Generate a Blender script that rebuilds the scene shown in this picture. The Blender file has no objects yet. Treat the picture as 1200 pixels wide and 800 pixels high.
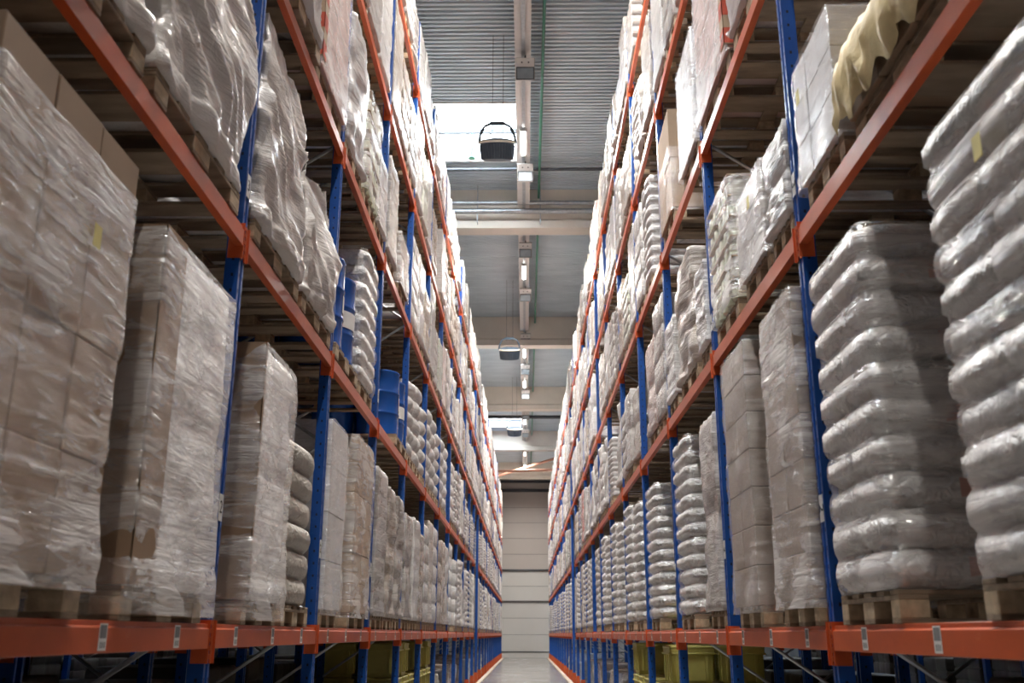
import bpy, bmesh, math, random
import numpy as np
from mathutils import Vector, Matrix, noise
random.seed(7)
SC = bpy.context.scene
COL = SC.collection
PI = math.pi
CAMZ = 1.64

# ------------------------------------------------------------------ camera
cd = bpy.data.cameras.new('camera'); cam = bpy.data.objects.new('camera', cd); COL.objects.link(cam)
FPX, TH, YAW, ROLL = 1151.43, math.radians(16.5909), math.radians(0.8223), math.radians(0.1746)
cd.sensor_width = 36.0; cd.lens = FPX / 1200 * 36
cam.matrix_world = (Matrix.Translation((0, 0, CAMZ)) @ Matrix.Rotation(YAW, 4, 'Z') @ Matrix.Rotation(PI/2 + TH, 4, 'X') @ Matrix.Rotation(ROLL, 4, 'Z'))
cd.clip_end = 300
cd.dof.use_dof = True; cd.dof.focus_distance = 10.5; cd.dof.aperture_fstop = 2.6
SC.camera = cam

# ------------------------------------------------------------------ view, world
SC.view_settings.view_transform = 'Standard'; SC.view_settings.look = 'None'
SC.view_settings.gamma = 1; SC.view_settings.use_curve_mapping = False
SC.view_settings.exposure = 0.38
SC.cycles.max_bounces = 7; SC.cycles.diffuse_bounces = 4; SC.cycles.glossy_bounces = 3
SC.cycles.transparent_max_bounces = 12; SC.cycles.transmission_bounces = 3
SC.cycles.sample_clamp_indirect = 6.0
SC.cycles.caustics_reflective = False; SC.cycles.caustics_refractive = False
W = bpy.data.worlds.new('overcast_sky'); SC.world = W; W.use_nodes = True
bg = W.node_tree.nodes['Background']; bg.inputs[0].default_value = (0.80, 0.91, 1.0, 1); bg.inputs[1].default_value = 24.0
LAMP_W = 480.0          # every lamp of the lighting line
SIDE_FILL_W = 40.0     # unseen lamps added over the neighbouring aisles for ambient light
LAMP_SPREAD = math.radians(150)   # narrow rack-aisle optics
LAMP_COL = (1.0, 0.94, 0.87)

# ------------------------------------------------------------------ materials
def new_mat(name):
    m = bpy.data.materials.new(name); m.use_nodes = True
    nt = m.node_tree; b = nt.nodes['Principled BSDF']
    return m, nt, b
def N(nt, t, **kw):
    n = nt.nodes.new(t)
    for k, v in kw.items():
        if k.startswith('i_'):
            key = k[2:]
            n.inputs[int(key) if key.isdigit() else key.replace('_', ' ')].default_value = v
        else: setattr(n, k, v)
    return n
def coords(nt, scale=(1,1,1), rot=(0,0,0), loc=(0,0,0)):
    tc = N(nt, 'ShaderNodeTexCoord'); mp = N(nt, 'ShaderNodeMapping')
    mp.inputs['Scale'].default_value = scale; mp.inputs['Rotation'].default_value = rot; mp.inputs['Location'].default_value = loc
    nt.links.new(tc.outputs['Object'], mp.inputs['Vector']); return mp.outputs['Vector']
def ramp(nt, src, stops):
    r = N(nt, 'ShaderNodeValToRGB'); e = r.color_ramp.elements
    while len(e) < len(stops): e.new(0.5)
    for i, (p, c) in enumerate(stops):
        e[i].position = p; e[i].color = c if len(c) == 4 else (*c, 1)
    nt.links.new(src, r.inputs[0]); return r.outputs[0]
def mix(nt, fac, a, b, mode='MIX'):
    n = N(nt, 'ShaderNodeMix', data_type='RGBA', blend_type=mode)
    if hasattr(fac, 'node'): nt.links.new(fac, n.inputs[0])
    else: n.inputs[0].default_value = fac
    for s, k in ((a, 6), (b, 7)):
        if hasattr(s, 'node'): nt.links.new(s, n.inputs[k])
        else: n.inputs[k].default_value = s if len(s) == 4 else (*s, 1)
    return n.outputs[2]
def bump(nt, b, src, strength, dist=0.02):
    n = N(nt, 'ShaderNodeBump'); n.inputs['Strength'].default_value = strength; n.inputs['Distance'].default_value = dist
    nt.links.new(src, n.inputs['Height']); nt.links.new(n.outputs[0], b.inputs['Normal'])
def plain(name, col, rough=0.5, metal=0.0, var=0.12, scale=6.0, bumpy=0.0, stretch=(1,1,1), spec=0.5):
    m, nt, b = new_mat(name)
    b.inputs['Roughness'].default_value = rough; b.inputs['Metallic'].default_value = metal
    b.inputs['Specular IOR Level'].default_value = spec
    nz = N(nt, 'ShaderNodeTexNoise', i_Scale=scale, i_Detail=4.0)
    nt.links.new(coords(nt, stretch), nz.inputs['Vector'])
    lo = tuple(c*(1-var) for c in col); hi = tuple(min(1, c*(1+var)) for c in col)
    nt.links.new(ramp(nt, nz.outputs[0], [(0.3, lo), (0.7, hi)]), b.inputs['Base Color'])
    if bumpy: bump(nt, b, nz.outputs[0], bumpy)
    return m

M = {}
def paint(name, col, chips):
    m, nt, b = new_mat(name); b.inputs['Roughness'].default_value = 0.34
    nz = N(nt, 'ShaderNodeTexNoise', i_Scale=9.0, i_Detail=6.0, i_Roughness=0.7); nt.links.new(coords(nt, (1, .5, 1)), nz.inputs['Vector'])
    c = ramp(nt, nz.outputs[0], [(0.3, tuple(x*.86 for x in col)), (0.62, col), (0.72, chips)])
    nt.links.new(c, b.inputs['Base Color']); return m
M['orange'] = paint('orange_enamel', (0.58, 0.10, 0.028), (0.62, 0.19, 0.09))
M['blue'] = paint('blue_enamel', (0.006, 0.075, 0.34), (0.03, 0.13, 0.42))
M['hole'] = plain('dark_slot', (0.008, 0.012, 0.03), 0.7)
M['galv'] = plain('galvanised_steel', (0.42, 0.44, 0.46), 0.38, 0.85, 0.15, 14)
M['dark_metal'] = plain('dark_steel', (0.07, 0.075, 0.085), 0.5, 0.4)
M['rust_red'] = plain('red_primer_steel', (0.40, 0.20, 0.14), 0.55)
M['white'] = plain('white_sticker', (0.80, 0.79, 0.76), 0.5, 0, 0.04)
M['bar'] = plain('grey_barcode', (0.20, 0.20, 0.20), 0.6, 0, 0.3, 300, 0, (1, 1, .02))
M['ink'] = plain('black_ink', (0.015, 0.015, 0.015), 0.6)
M['yellow_sticker'] = plain('yellow_sticker', (0.72, 0.62, 0.22), 0.5)
M['red_print'] = plain('faded_red_print', (0.60, 0.36, 0.31), 0.5)
M['blue_print'] = plain('faded_blue_print', (0.25, 0.30, 0.42), 0.5)
M['wood'] = plain('pallet_wood', (0.29, 0.215, 0.145), 0.75, 0, 0.32, 3.0, 0.2, (1, 6, 10))
M['wood_lit'] = plain('pallet_block_lit_wood', (0.50, 0.38, 0.25), 0.8, 0, 0.25, 20, 0.2)  # blocks kept paler than the boards, lamp light put into the colour
M['kraft'] = plain('brown_cardboard', (0.30, 0.195, 0.12), 0.72, 0, 0.10, 3)
M['kraft_pale'] = plain('pale_cardboard', (0.42, 0.30, 0.20), 0.7, 0, 0.08, 3)
M['grey_carton'] = plain('greyish_carton', (0.25, 0.195, 0.155), 0.6, 0, 0.12, 3)
M['white_carton'] = plain('white_cardboard', (0.66, 0.65, 0.65), 0.5, 0, 0.06, 4)
M['pink_carton'] = plain('pinkish_cardboard', (0.60, 0.46, 0.43), 0.5, 0, 0.10, 4)
M['red_tape'] = plain('red_tape', (0.55, 0.10, 0.06), 0.35)
M['drum'] = plain('blue_drum_paint', (0.006, 0.075, 0.33), 0.25, 0.1, 0.08, 3)
M['jar'] = plain('pale_green_plastic', (0.50, 0.52, 0.40), 0.35, 0, 0.22, 7)
M['kraft_sheet'] = plain('yellow_paper', (0.66, 0.52, 0.27), 0.55, 0, 0.2, 6, 0.6)
M['yellow_plastic'] = plain('yellow_plastic', (0.48, 0.43, 0.12), 0.45, 0, 0.12, 4)
M['grey_plastic'] = plain('grey_plastic', (0.34, 0.34, 0.34), 0.4)
M['hazed_black_plastic'] = plain('hazed_black_plastic', (0.045, 0.065, 0.09), 0.35)  # black lifted to blue-grey, skylight haze put into the colour
M['cream_band'] = plain('cream_band', (0.70, 0.66, 0.55), 0.5)
M['green_pipe'] = plain('green_pipe', (0.05, 0.20, 0.13), 0.4)
M['cable'] = plain('black_cable', (0.02, 0.02, 0.02), 0.6)
M['shade_goods'] = plain('shade_dark_cartons', (0.05, 0.042, 0.035), 0.5, 0, 0.4, 2)  # shade of the gaps behind the racks painted as near-black brown
M['concrete'] = plain('cream_concrete', (0.72, 0.66, 0.58), 0.8, 0, 0.06, 1.5)
M['tray'] = plain('white_tray_paint', (0.62, 0.60, 0.58), 0.4, 0.1, 0.05)
M['glass_dim'] = plain('dim_lamp_lens', (0.25, 0.29, 0.32), 0.1)
M['tan_strip'] = plain('tan_kerb', (0.52, 0.42, 0.33), 0.6)

def sack_mat(name, col):
    m, nt, b = new_mat(name)
    v = coords(nt)
    nz = N(nt, 'ShaderNodeTexNoise', i_Scale=5.0, i_Detail=5.0); nt.links.new(v, nz.inputs['Vector'])
    nt.links.new(ramp(nt, nz.outputs[0], [(0.3, tuple(c*.86 for c in col)), (0.65, col)]), b.inputs['Base Color'])
    n2 = N(nt, 'ShaderNodeTexNoise', i_Scale=16.0, i_Detail=4.0, i_Distortion=1.2); nt.links.new(v, n2.inputs['Vector'])
    b.inputs['Roughness'].default_value = 0.36
    bump(nt, b, n2.outputs[0], 0.9, 0.04); return m
M['sack'] = sack_mat('white_woven_sack', (0.70, 0.69, 0.68))
M['bigbag'] = sack_mat('cream_bag', (0.62, 0.57, 0.50))

def streaks(nt, vec, ang, fine=34.0):
    """tight parallel creases of stretched film"""
    mp = N(nt, 'ShaderNodeMapping'); mp.inputs['Scale'].default_value = (1.5, 1.5, fine); mp.inputs['Rotation'].default_value = (ang, ang*.5, 0)
    nt.links.new(vec, mp.inputs[0])
    nz = N(nt, 'ShaderNodeTexNoise', i_Scale=1.0, i_Detail=3.0, i_Roughness=0.6, i_Distortion=0.5); nt.links.new(mp.outputs[0], nz.inputs['Vector'])
    return nz.outputs[0]
def film_mat(name, lo, hi, ang=0.5, tint=(0.78, 0.75, 0.73), rough=0.11):
    m, nt, b = new_mat(name); nt.nodes.remove(b)
    v = coords(nt, (2.0, 2.0, 9.0), (ang, ang*.4, 0))
    nz = N(nt, 'ShaderNodeTexNoise', i_Scale=1.6, i_Detail=6.0, i_Roughness=0.62, i_Distortion=0.7); nt.links.new(v, nz.inputs['Vector'])
    n2 = N(nt, 'ShaderNodeTexNoise', i_Scale=2.3, i_Detail=3.0); nt.links.new(coords(nt), n2.inputs['Vector'])
    s = N(nt, 'ShaderNodeMath', operation='MULTIPLY_ADD'); nt.links.new(n2.outputs[0], s.inputs[0]); s.inputs[1].default_value = 0.8
    nt.links.new(nz.outputs[0], s.inputs[2])
    a = ramp(nt, s.outputs[0], [(0.78, (lo,)*3), (1.16, (hi,)*3)])
    st = streaks(nt, coords(nt), ang)
    hs = N(nt, 'ShaderNodeMath', operation='MULTIPLY_ADD'); nt.links.new(st, hs.inputs[0]); hs.inputs[1].default_value = 0.6; nt.links.new(nz.outputs[0], hs.inputs[2])
    bp = N(nt, 'ShaderNodeBump'); bp.inputs['Strength'].default_value = 0.8; bp.inputs['Distance'].default_value = 0.022
    nt.links.new(hs.outputs[0], bp.inputs['Height'])
    tr = N(nt, 'ShaderNodeBsdfTransparent'); df = N(nt, 'ShaderNodeBsdfDiffuse'); df.inputs['Color'].default_value = (*tint, 1)
    gl = N(nt, 'ShaderNodeBsdfGlossy'); gl.inputs['Roughness'].default_value = rough; gl.inputs['Color'].default_value = (.17, .17, .17, 1)
    nt.links.new(bp.outputs[0], gl.inputs['Normal']); nt.links.new(bp.outputs[0], df.inputs['Normal'])
    m1 = N(nt, 'ShaderNodeMixShader'); m2 = N(nt, 'ShaderNodeAddShader')
    nt.links.new(a, m1.inputs[0]); nt.links.new(tr.outputs[0], m1.inputs[1]); nt.links.new(df.outputs[0], m1.inputs[2])
    nt.links.new(m1.outputs[0], m2.inputs[0]); nt.links.new(gl.outputs[0], m2.inputs[1])
    nt.links.new(m2.outputs[0], nt.nodes['Material Output'].inputs['Surface']); return m
M['film'] = film_mat('stretch_film', 0.08, 0.55)
M['film_thin'] = film_mat('thin_stretch_film', 0.05, 0.30)
M['film_thick'] = film_mat('milky_stretch_film', 0.12, 0.48, 0.9)

def wrapped_mat(name, streak, rough, white=0.42):
    """a film-wrapped load: the goods' colour (the object's own) under whitish creased film"""
    m, nt, b = new_mat(name)
    oi = N(nt, 'ShaderNodeObjectInfo')
    ad = N(nt, 'ShaderNodeVectorMath', operation='ADD'); tc = N(nt, 'ShaderNodeTexCoord')
    mu = N(nt, 'ShaderNodeVectorMath', operation='SCALE'); mu.inputs['Scale'].default_value = 7.0
    cb = N(nt, 'ShaderNodeCombineXYZ')
    for i in range(3): nt.links.new(oi.outputs['Random'], cb.inputs[i])
    nt.links.new(cb.outputs[0], mu.inputs[0]); nt.links.new(tc.outputs['Object'], ad.inputs[0]); nt.links.new(mu.outputs[0], ad.inputs[1])
    mp = N(nt, 'ShaderNodeMapping'); mp.inputs['Scale'].default_value = streak; mp.inputs['Rotation'].default_value = (0.6, 0.25, 0)
    nt.links.new(ad.outputs[0], mp.inputs[0])
    nz = N(nt, 'ShaderNodeTexNoise', i_Scale=1.7, i_Detail=6.0, i_Roughness=0.62, i_Distortion=0.8); nt.links.new(mp.outputs[0], nz.inputs['Vector'])
    n2 = N(nt, 'ShaderNodeTexNoise', i_Scale=2.0, i_Detail=3.0); nt.links.new(ad.outputs[0], n2.inputs['Vector'])
    s = N(nt, 'ShaderNodeMath', operation='ADD'); nt.links.new(nz.outputs[0], s.inputs[0]); nt.links.new(n2.outputs[0], s.inputs[1])
    f = ramp(nt, s.outputs[0], [(0.84, (0.04,)*3), (1.22, (white,)*3)])
    c = mix(nt, f, oi.outputs['Color'], (0.80, 0.78, 0.76))
    nt.links.new(c, b.inputs['Base Color']); b.inputs['Roughness'].default_value = rough
    st = streaks(nt, ad.outputs[0], 0.6, 26.0)
    hs = N(nt, 'ShaderNodeMath', operation='MULTIPLY_ADD'); nt.links.new(st, hs.inputs[0]); hs.inputs[1].default_value = 0.5; nt.links.new(nz.outputs[0], hs.inputs[2])
    bump(nt, b, hs.outputs[0], 0.75, 0.025); return m
M['wrapped'] = wrapped_mat('film_wrapped_goods', (2.2, 2.2, 9.0), 0.16)
M['shroud'] = wrapped_mat('white_cover_film', (2.4, 2.4, 4.5), 0.17, 0.35)
M['sackfar'] = wrapped_mat('film_wrapped_sacks', (6.0, 6.0, 8.0), 0.2, 0.5)

# ------------------------------------------------------------------ mesh helpers
class MB:
    def __init__(s): s.v = []; s.f = []; s.m = []
    def add(s, vs, fs, mi=0):
        b = len(s.v); s.v += [tuple(p) for p in vs]; s.f += [tuple(i + b for i in q) for q in fs]; s.m += [mi]*len(fs)
    def box(s, a, b, mi=0):
        (x0, y0, z0), (x1, y1, z1) = a, b
        s.add([(x0,y0,z0),(x1,y0,z0),(x1,y1,z0),(x0,y1,z0),(x0,y0,z1),(x1,y0,z1),(x1,y1,z1),(x0,y1,z1)],
              [(0,3,2,1),(4,5,6,7),(0,1,5,4),(1,2,6,5),(2,3,7,6),(3,0,4,7)], mi)
    def tube(s, p, q, r, n=8, mi=0, r2=None, caps=True):
        p, q = Vector(p), Vector(q); d = (q-p).normalized()
        u = d.orthogonal().normalized(); w = d.cross(u); r2 = r if r2 is None else r2
        vs = []
        for c, rr in ((p, r), (q, r2)):
            for i in range(n):
                a = 2*PI*i/n; vs.append(c + (u*math.cos(a) + w*math.sin(a))*rr)
        fs = [(i, (i+1) % n, n+(i+1) % n, n+i) for i in range(n)]
        if caps: fs += [tuple(range(n-1, -1, -1)), tuple(range(n, 2*n))]
        s.add(vs, fs, mi)
    def lathe(s, prof, n=28, mi=0, c=(0, 0, 0)):
        vs = []; k = len(prof)
        for r, z in prof:
            for i in range(n):
                a = 2*PI*i/n; vs.append((c[0]+r*math.cos(a), c[1]+r*math.sin(a), c[2]+z))
        fs = []
        for j in range(k-1):
            for i in range(n):
                fs.append((j*n+i, j*n+(i+1) % n, (j+1)*n+(i+1) % n, (j+1)*n+i))
        fs += [tuple(range(n-1, -1, -1)), tuple(range((k-1)*n, k*n))]
        s.add(vs, fs, mi)
    def prism(s, poly, ax, lo, hi, mi=0):
        """polygon in the two other axes, extruded along axis ax"""
        n = len(poly)
        def P(t, p):
            l = list(p); l.insert(ax, t); return tuple(l)
        vs = [P(lo, p) for p in poly] + [P(hi, p) for p in poly]
        fs = [(i, (i+1) % n, n+(i+1) % n, n+i) for i in range(n)] + [tuple(range(n-1, -1, -1)), tuple(range(n, 2*n))]
        s.add(vs, fs, mi)
    def mesh(s, name, mats, smooth=False, bevel=0.0):
        me = bpy.data.meshes.new(name); me.from_pydata(s.v, [], s.f)
        for m in mats: me.materials.append(m)
        if len(mats) > 1: me.polygons.foreach_set('material_index', s.m)
        bm = bmesh.new(); bm.from_mesh(me); bmesh.ops.recalc_face_normals(bm, faces=bm.faces)
        if bevel: bmesh.ops.bevel(bm, geom=list(bm.edges), offset=bevel, segments=1, affect='EDGES', profile=0.5)
        bm.to_mesh(me); bm.free()
        if smooth:
            me.polygons.foreach_set('use_smooth', [True]*len(me.polygons))
            if smooth != 'all': me.set_sharp_from_angle(angle=math.radians(42))
        me.update(); return me
def mk(name, me, parent=None, loc=None, rz=None, label=None):
    o = bpy.data.objects.new(name, me); COL.objects.link(o)
    if parent: o.parent = parent
    if loc is not None: o.location = loc
    if rz: o.rotation_euler.z = rz
    if label: o['label'] = label
    return o
def tag(o, label, cat, group=None, kind=None):
    o['label'] = label; o['category'] = cat
    if group: o['group'] = group
    if kind: o['kind'] = kind
    return o
def struct(name, me, label=None):
    o = mk(name, me); o['kind'] = 'structure'
    if label: o['label'] = label
    return o
def copy_tree(o, parent=None):
    c = o.copy(); COL.objects.link(c)
    if parent: c.parent = parent
    for ch in list(o.children): copy_tree(ch, c)
    return c
def copy_onto(proto, root):
    for ch in proto: copy_tree(ch, root)

ORD = 'zeroth first second third fourth fifth sixth seventh eighth ninth tenth eleventh twelfth thirteenth fourteenth fifteenth sixteenth seventeenth eighteenth nineteenth twentieth twentyfirst twentysecond twentythird twentyfourth twentyfifth twentysixth twentyseventh'.split()
LEV = {0: 'floor level', 1: 'first level', 2: 'second level', 3: 'third level', 4: 'fourth level', 5: 'top level'}

# ------------------------------------------------------------------ rack layout
XL, XR = 1.72, 1.655
NB = 25
def UY(k): return 2.56 if k == 0 else 5.55 + 2.8*(k-1)          # centre of upright frame k (the first bay is a little wider)
TOP = {1: 1.69, 2: 4.01, 3: 6.05, 4: 8.07, 5: 10.05}   # beam tops
PASS_BAY = 11                                # cross passage under the third beam level
FD = 1.10                                    # frame depth
POST_H = 11.25
END_Y = 76.2
ROOF_Z = 13.85
def front_x(side, row=0):
    """front plane of a rack row: row 0 faces the aisle, row 1 stands back to back behind it"""
    x = XL if side == 'L' else XR
    if row: x += FD + 0.22
    if row == 2: x += FD + 3.3
    return -x if side == 'L' else x
def sgn(side): return 1 if side == 'L' else -1      # direction towards the aisle
def rzof(side): return 0.0 if side == 'L' else PI
def has_level(k, l): return not (k == PASS_BAY and l <= 2)

# ================================================================== the setting
HX = 13.5; Y0 = -7.0
def slab(name, a, b, mat, label=None, bevel=0):
    m = MB(); m.box(a, b); return struct(name, m.mesh(name, [mat], bevel=bevel), label)
fm, fnt, fb = new_mat('polished_concrete_floor')
nz = N(fnt, 'ShaderNodeTexNoise', i_Scale=0.7, i_Detail=6.0); fnt.links.new(coords(fnt), nz.inputs['Vector'])
fnt.links.new(ramp(fnt, nz.outputs[0], [(0.3, (0.20, 0.197, 0.19)), (0.7, (0.27, 0.265, 0.257))]), fb.inputs['Base Color'])
fnt.links.new(ramp(fnt, nz.outputs[0], [(0.3, (0.14,)*3), (0.7, (0.26,)*3)]), fb.inputs['Roughness'])
slab('floor', (-HX, Y0, -0.2), (HX, END_Y+0.4, 0), fm, 'polished grey concrete floor')
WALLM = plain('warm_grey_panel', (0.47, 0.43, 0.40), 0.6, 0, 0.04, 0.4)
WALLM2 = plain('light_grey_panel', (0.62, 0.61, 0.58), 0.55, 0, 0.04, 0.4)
WALLD = plain('grey_panel_side', (0.10, 0.10, 0.10), 0.7)
w = MB(); z = 0.42; k = 0
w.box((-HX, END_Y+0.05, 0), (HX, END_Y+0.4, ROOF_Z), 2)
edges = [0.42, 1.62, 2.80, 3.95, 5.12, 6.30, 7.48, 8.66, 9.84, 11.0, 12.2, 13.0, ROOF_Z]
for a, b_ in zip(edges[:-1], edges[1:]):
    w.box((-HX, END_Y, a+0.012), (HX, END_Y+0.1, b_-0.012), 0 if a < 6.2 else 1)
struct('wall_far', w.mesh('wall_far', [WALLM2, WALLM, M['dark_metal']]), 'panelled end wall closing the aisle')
b = MB(); b.box((-HX, END_Y-0.1, 0), (HX, END_Y+0.02, 0.36)); struct('baseboard_far', b.mesh('baseboard_far', [WALLM2]))
for i, (z, h) in enumerate(((6.26, 0.09), (4.02, 0.03), (12.2, 0.22), (12.9, 0.16), (0.38, 0.05))):
    slab('trim_%d' % (i+1), (-HX, END_Y-0.14, z), (HX, END_Y+0.02, z+h), M['dark_metal'])
slab('wall_left', (-HX-0.2, Y0, 0), (-HX, END_Y+0.4, ROOF_Z), WALLD)
slab('wall_right', (HX, Y0, 0), (HX+0.2, END_Y+0.4, ROOF_Z), WALLD)
slab('wall_near', (-HX, Y0-0.2, 0), (HX, Y0, ROOF_Z), WALLD)

# skylights: (y0, y1, x0, x1); those over the next aisle are unseen, added for ambient light
SKY = [(20.95, 23.9, -3.4, -0.22), (38.4, 41.6, -3.4, -0.22), (55.9, 59.2, -3.4, -0.22), (4.0, 7.0, -3.4, -0.22), (20.95, 23.9, 5.0, 11.0), (38.4, 41.6, 5.0, 11.0), (55.9, 59.2, 5.0, 11.0)]
dk, dnt, db = new_mat('galvanised_roof_deck')
db.inputs['Metallic'].default_value = 0.12; db.inputs['Roughness'].default_value = 0.42
nz = N(dnt, 'ShaderNodeTexNoise', i_Scale=1.3, i_Detail=4.0); dnt.links.new(coords(dnt, (.6, 1.6, 1)), nz.inputs['Vector'])
dnt.links.new(ramp(dnt, nz.outputs[0], [(0.3, (0.50, 0.57, 0.62)), (0.7, (0.62, 0.69, 0.74))]), db.inputs['Base Color'])
deck = MB(); P = 0.145; y = Y0
while y < END_Y + 0.3:
    ys = [y, y+P*.46, y+P*.54, y+P*.92, y+P]; zs = [0.0, 0.0, 0.085, 0.085, 0.0]
    holes = sorted((s[2], s[3]) for s in SKY if s[0]-0.02 <= y and y+P <= s[1]+0.1)
    xs = -HX; spans = []
    for h in holes: spans.append((xs, h[0])); xs = h[1]
    spans.append((xs, HX))
    for xa, xb in spans:
        vs = []
        for yy, zz in zip(ys, zs): vs += [(xa, yy, ROOF_Z+zz), (xb, yy, ROOF_Z+zz)]
        deck.add(vs, [(2*i, 2*i+1, 2*i+3, 2*i+2) for i in range(4)])
    y += P
struct('ceiling', deck.mesh('ceiling', [dk]), 'corrugated galvanised roof deck over the aisle')
pm, pnt, pb = new_mat('clear_rooflight_sheet')
pb.inputs['Base Color'].default_value = (0.9, 0.95, 1, 1); pb.inputs['Roughness'].default_value = 0.15
tr = N(pnt, 'ShaderNodeBsdfTransparent'); mx = N(pnt, 'ShaderNodeMixShader'); mx.inputs[0].default_value = 0.12
pnt.links.new(tr.outputs[0], mx.inputs[1]); pnt.links.new(pb.outputs[0], mx.inputs[2]); pnt.links.new(mx.outputs[0], pnt.nodes['Material Output'].inputs['Surface'])
for i, (ya, yb, xa, xb) in enumerate(SKY):
    p = MB(); p.box((xa-.1, ya-.1, ROOF_Z+0.36), (xb+.1, yb+.1, ROOF_Z+0.38))
    wo = struct('window_%d' % (i+1), p.mesh('rooflight_pane', [pm]), 'bright rooflight in the roof deck')
    f = MB()
    f.box((xa, ya-.06, ROOF_Z-.03), (xb, ya, ROOF_Z+.35)); f.box((xa, yb, ROOF_Z-.03), (xb, yb+.06, ROOF_Z+.35))
    f.box((xa-.06, ya-.06, ROOF_Z-.03), (xa, yb+.06, ROOF_Z+.35)); f.box((xb, ya-.06, ROOF_Z-.03), (xb+.06, yb+.06, ROOF_Z+.35))
    mk('window_frame', f.mesh('rooflight_kerb', [M['tray']]), wo)
    g = MB(); ym = (ya+yb)/2 - 0.05; g.box((xa, ym-.035, ROOF_Z-.04), (xb, ym+.035, ROOF_Z+.08))
    mk('window_bar', g.mesh('rooflight_bar', [M['dark_metal']]), wo)
# concrete roof beams
BEAM_Y = [2.5, 14.1, 25.75, 37.5, 49.1, 60.6, 72.3]
for i, y in enumerate(BEAM_Y):
    b = MB(); zb = 12.64
    b.prism([(y, ROOF_Z), (y, zb+.30), (y-.06, zb+.22), (y-.06, zb), (y+.46, zb), (y+.46, zb+.22), (y+.40, zb+.30), (y+.40, ROOF_Z)], 0, -HX, HX)
    struct('trim_%d' % (i+11), b.mesh('roof_girder', [M['concrete']], bevel=0.008), 'cream concrete roof girder crossing above the aisle')
# tan kerbs on the floor at the foot of each rack
for i, s in enumerate('LR'):
    x = front_x(s)
    k = MB(); k.box((min(x, x+sgn(s)*.15), UY(0), 0), (max(x, x+sgn(s)*.15), UY(NB), 0.05)); struct('trim_%d' % (31+i), k.mesh('floor_kerb', [M['tan_strip']], bevel=.01))

# ================================================================== racking
def post_mesh(detail=True):
    m = MB()      # x: 0 = aisle face, -0.085 back; open channel behind, shallow groove in front
    g = 0.012
    poly = [(0, -.05), (0, -.018), (-g, -.012), (-g, .012), (0, .018), (0, .05), (-.085, .05), (-.085, .03), (-.075, .03), (-.075, .044), (-.02, .044), (-.02, -.044), (-.075, -.044), (-.075, -.03), (-.085, -.03), (-.085, -.05)]
    if not detail: poly = [(0, -.05), (0, .05), (-.085, .05), (-.085, -.05)]
    m.prism(poly, 2, 0.012, POST_H)
    if detail:
        z = 0.3
        while z < POST_H - .1:
            for s in (-1, 1):
                y = s*.034; e = 0.0012
                m.add([(e, y-.006, z-.012), (e, y+.006, z-.012), (e, y+.006, z+.012), (e, y-.006, z+.012)], [(0, 1, 2, 3)], 1)
                if z < 9: m.add([(-.03, s*(.05+e), z-.010), (-.045, s*(.05+e), z-.010), (-.045, s*(.05+e), z+.010), (-.03, s*(.05+e), z+.010)], [(0, 1, 2, 3)], 1)
            z += 0.10
    return m
POST = post_mesh().mesh('rack_post', [M['blue'], M['hole']])
def frame_braces():
    out = []; z = 0.35; up = True
    while z < POST_H - 0.7:
        out.append(((-0.05, 0, z), (-FD+.05, 0, z+0.62) if up else (-0.05, 0, z)))
        if up: out[-1] = ((-0.05, 0, z), (-FD+.05, 0, z+0.68))
        else: out[-1] = ((-FD+.05, 0, z), (-0.05, 0, z+0.68))
        z += 0.72; up = not up
    return out
BRACES = []
for p, q in frame_braces():
    m = MB(); m.tube(p, q, 0.016, 6); BRACES.append(m.mesh('brace', [M['galv']], smooth=True))
hb = MB()
for z in (0.3, POST_H-.15): hb.tube((-.05, 0, z), (-FD+.05, 0, z), 0.018, 6)
HBAR = []
for z in (0.3, POST_H-.15):
    m = MB(); m.tube((-.05, 0, z), (-FD+.05, 0, z), 0.018, 6); HBAR.append(m.mesh('brace', [M['galv']], smooth=True))
m = MB(); m.box((-.11, -.075, 0), (.03, .075, .012)); FOOT = m.mesh('base_plate', [M['blue']], bevel=.002)
m = MB(); m.prism([(.02, -.075), (.03, -.065), (.03, .065), (.02, .075), (-.10, .075), (-.10, .068), (.012, .068), (.022, .06), (.022, -.06), (.012, -.068), (-.10, -.068), (-.10, -.075)], 2, 0.0, 0.36)
GUARD = m.mesh('post_guard', [M['orange']])
# the whole frame as one mesh for the far bays
fm_ = post_mesh(False)
b2 = MB(); b2.prism([(-FD, -.05), (-FD, .05), (-FD+.085, .05), (-FD+.085, -.05)], 2, 0.012, POST_H)
fm_.add(b2.v, b2.f)
for p, q in frame_braces(): fm_.tube(p, q, 0.016, 5, 1)
fm_.box((-.11, -.075, 0), (.03, .075, .012)); fm_.box((-FD-.03, -.075, 0), (-FD+.11, .075, .012))
FRAME_FAR = fm_.mesh('far_frame', [M['blue'], M['galv']])
def digit_mesh(t):
    cu = bpy.data.curves.new('digit', 'FONT'); cu.body = t; cu.size = 0.10; cu.align_x = 'CENTER'; cu.align_y = 'CENTER'; cu.extrude = 0.0005
    o = bpy.data.objects.new('digit_tmp', cu); COL.objects.link(o)
    dg = bpy.context.evaluated_depsgraph_get(); me = bpy.data.meshes.new_from_object(o.evaluated_get(dg))
    bpy.data.objects.remove(o); me.materials.clear(); me.materials.append(M['ink']); return me
DIG = {t: digit_mesh(t) for t in '23'}
m = MB(); m.box((0, -.034, -.075), (.002, .034, .075)); PLATE = m.mesh('number_plate', [M['white']])

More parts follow.
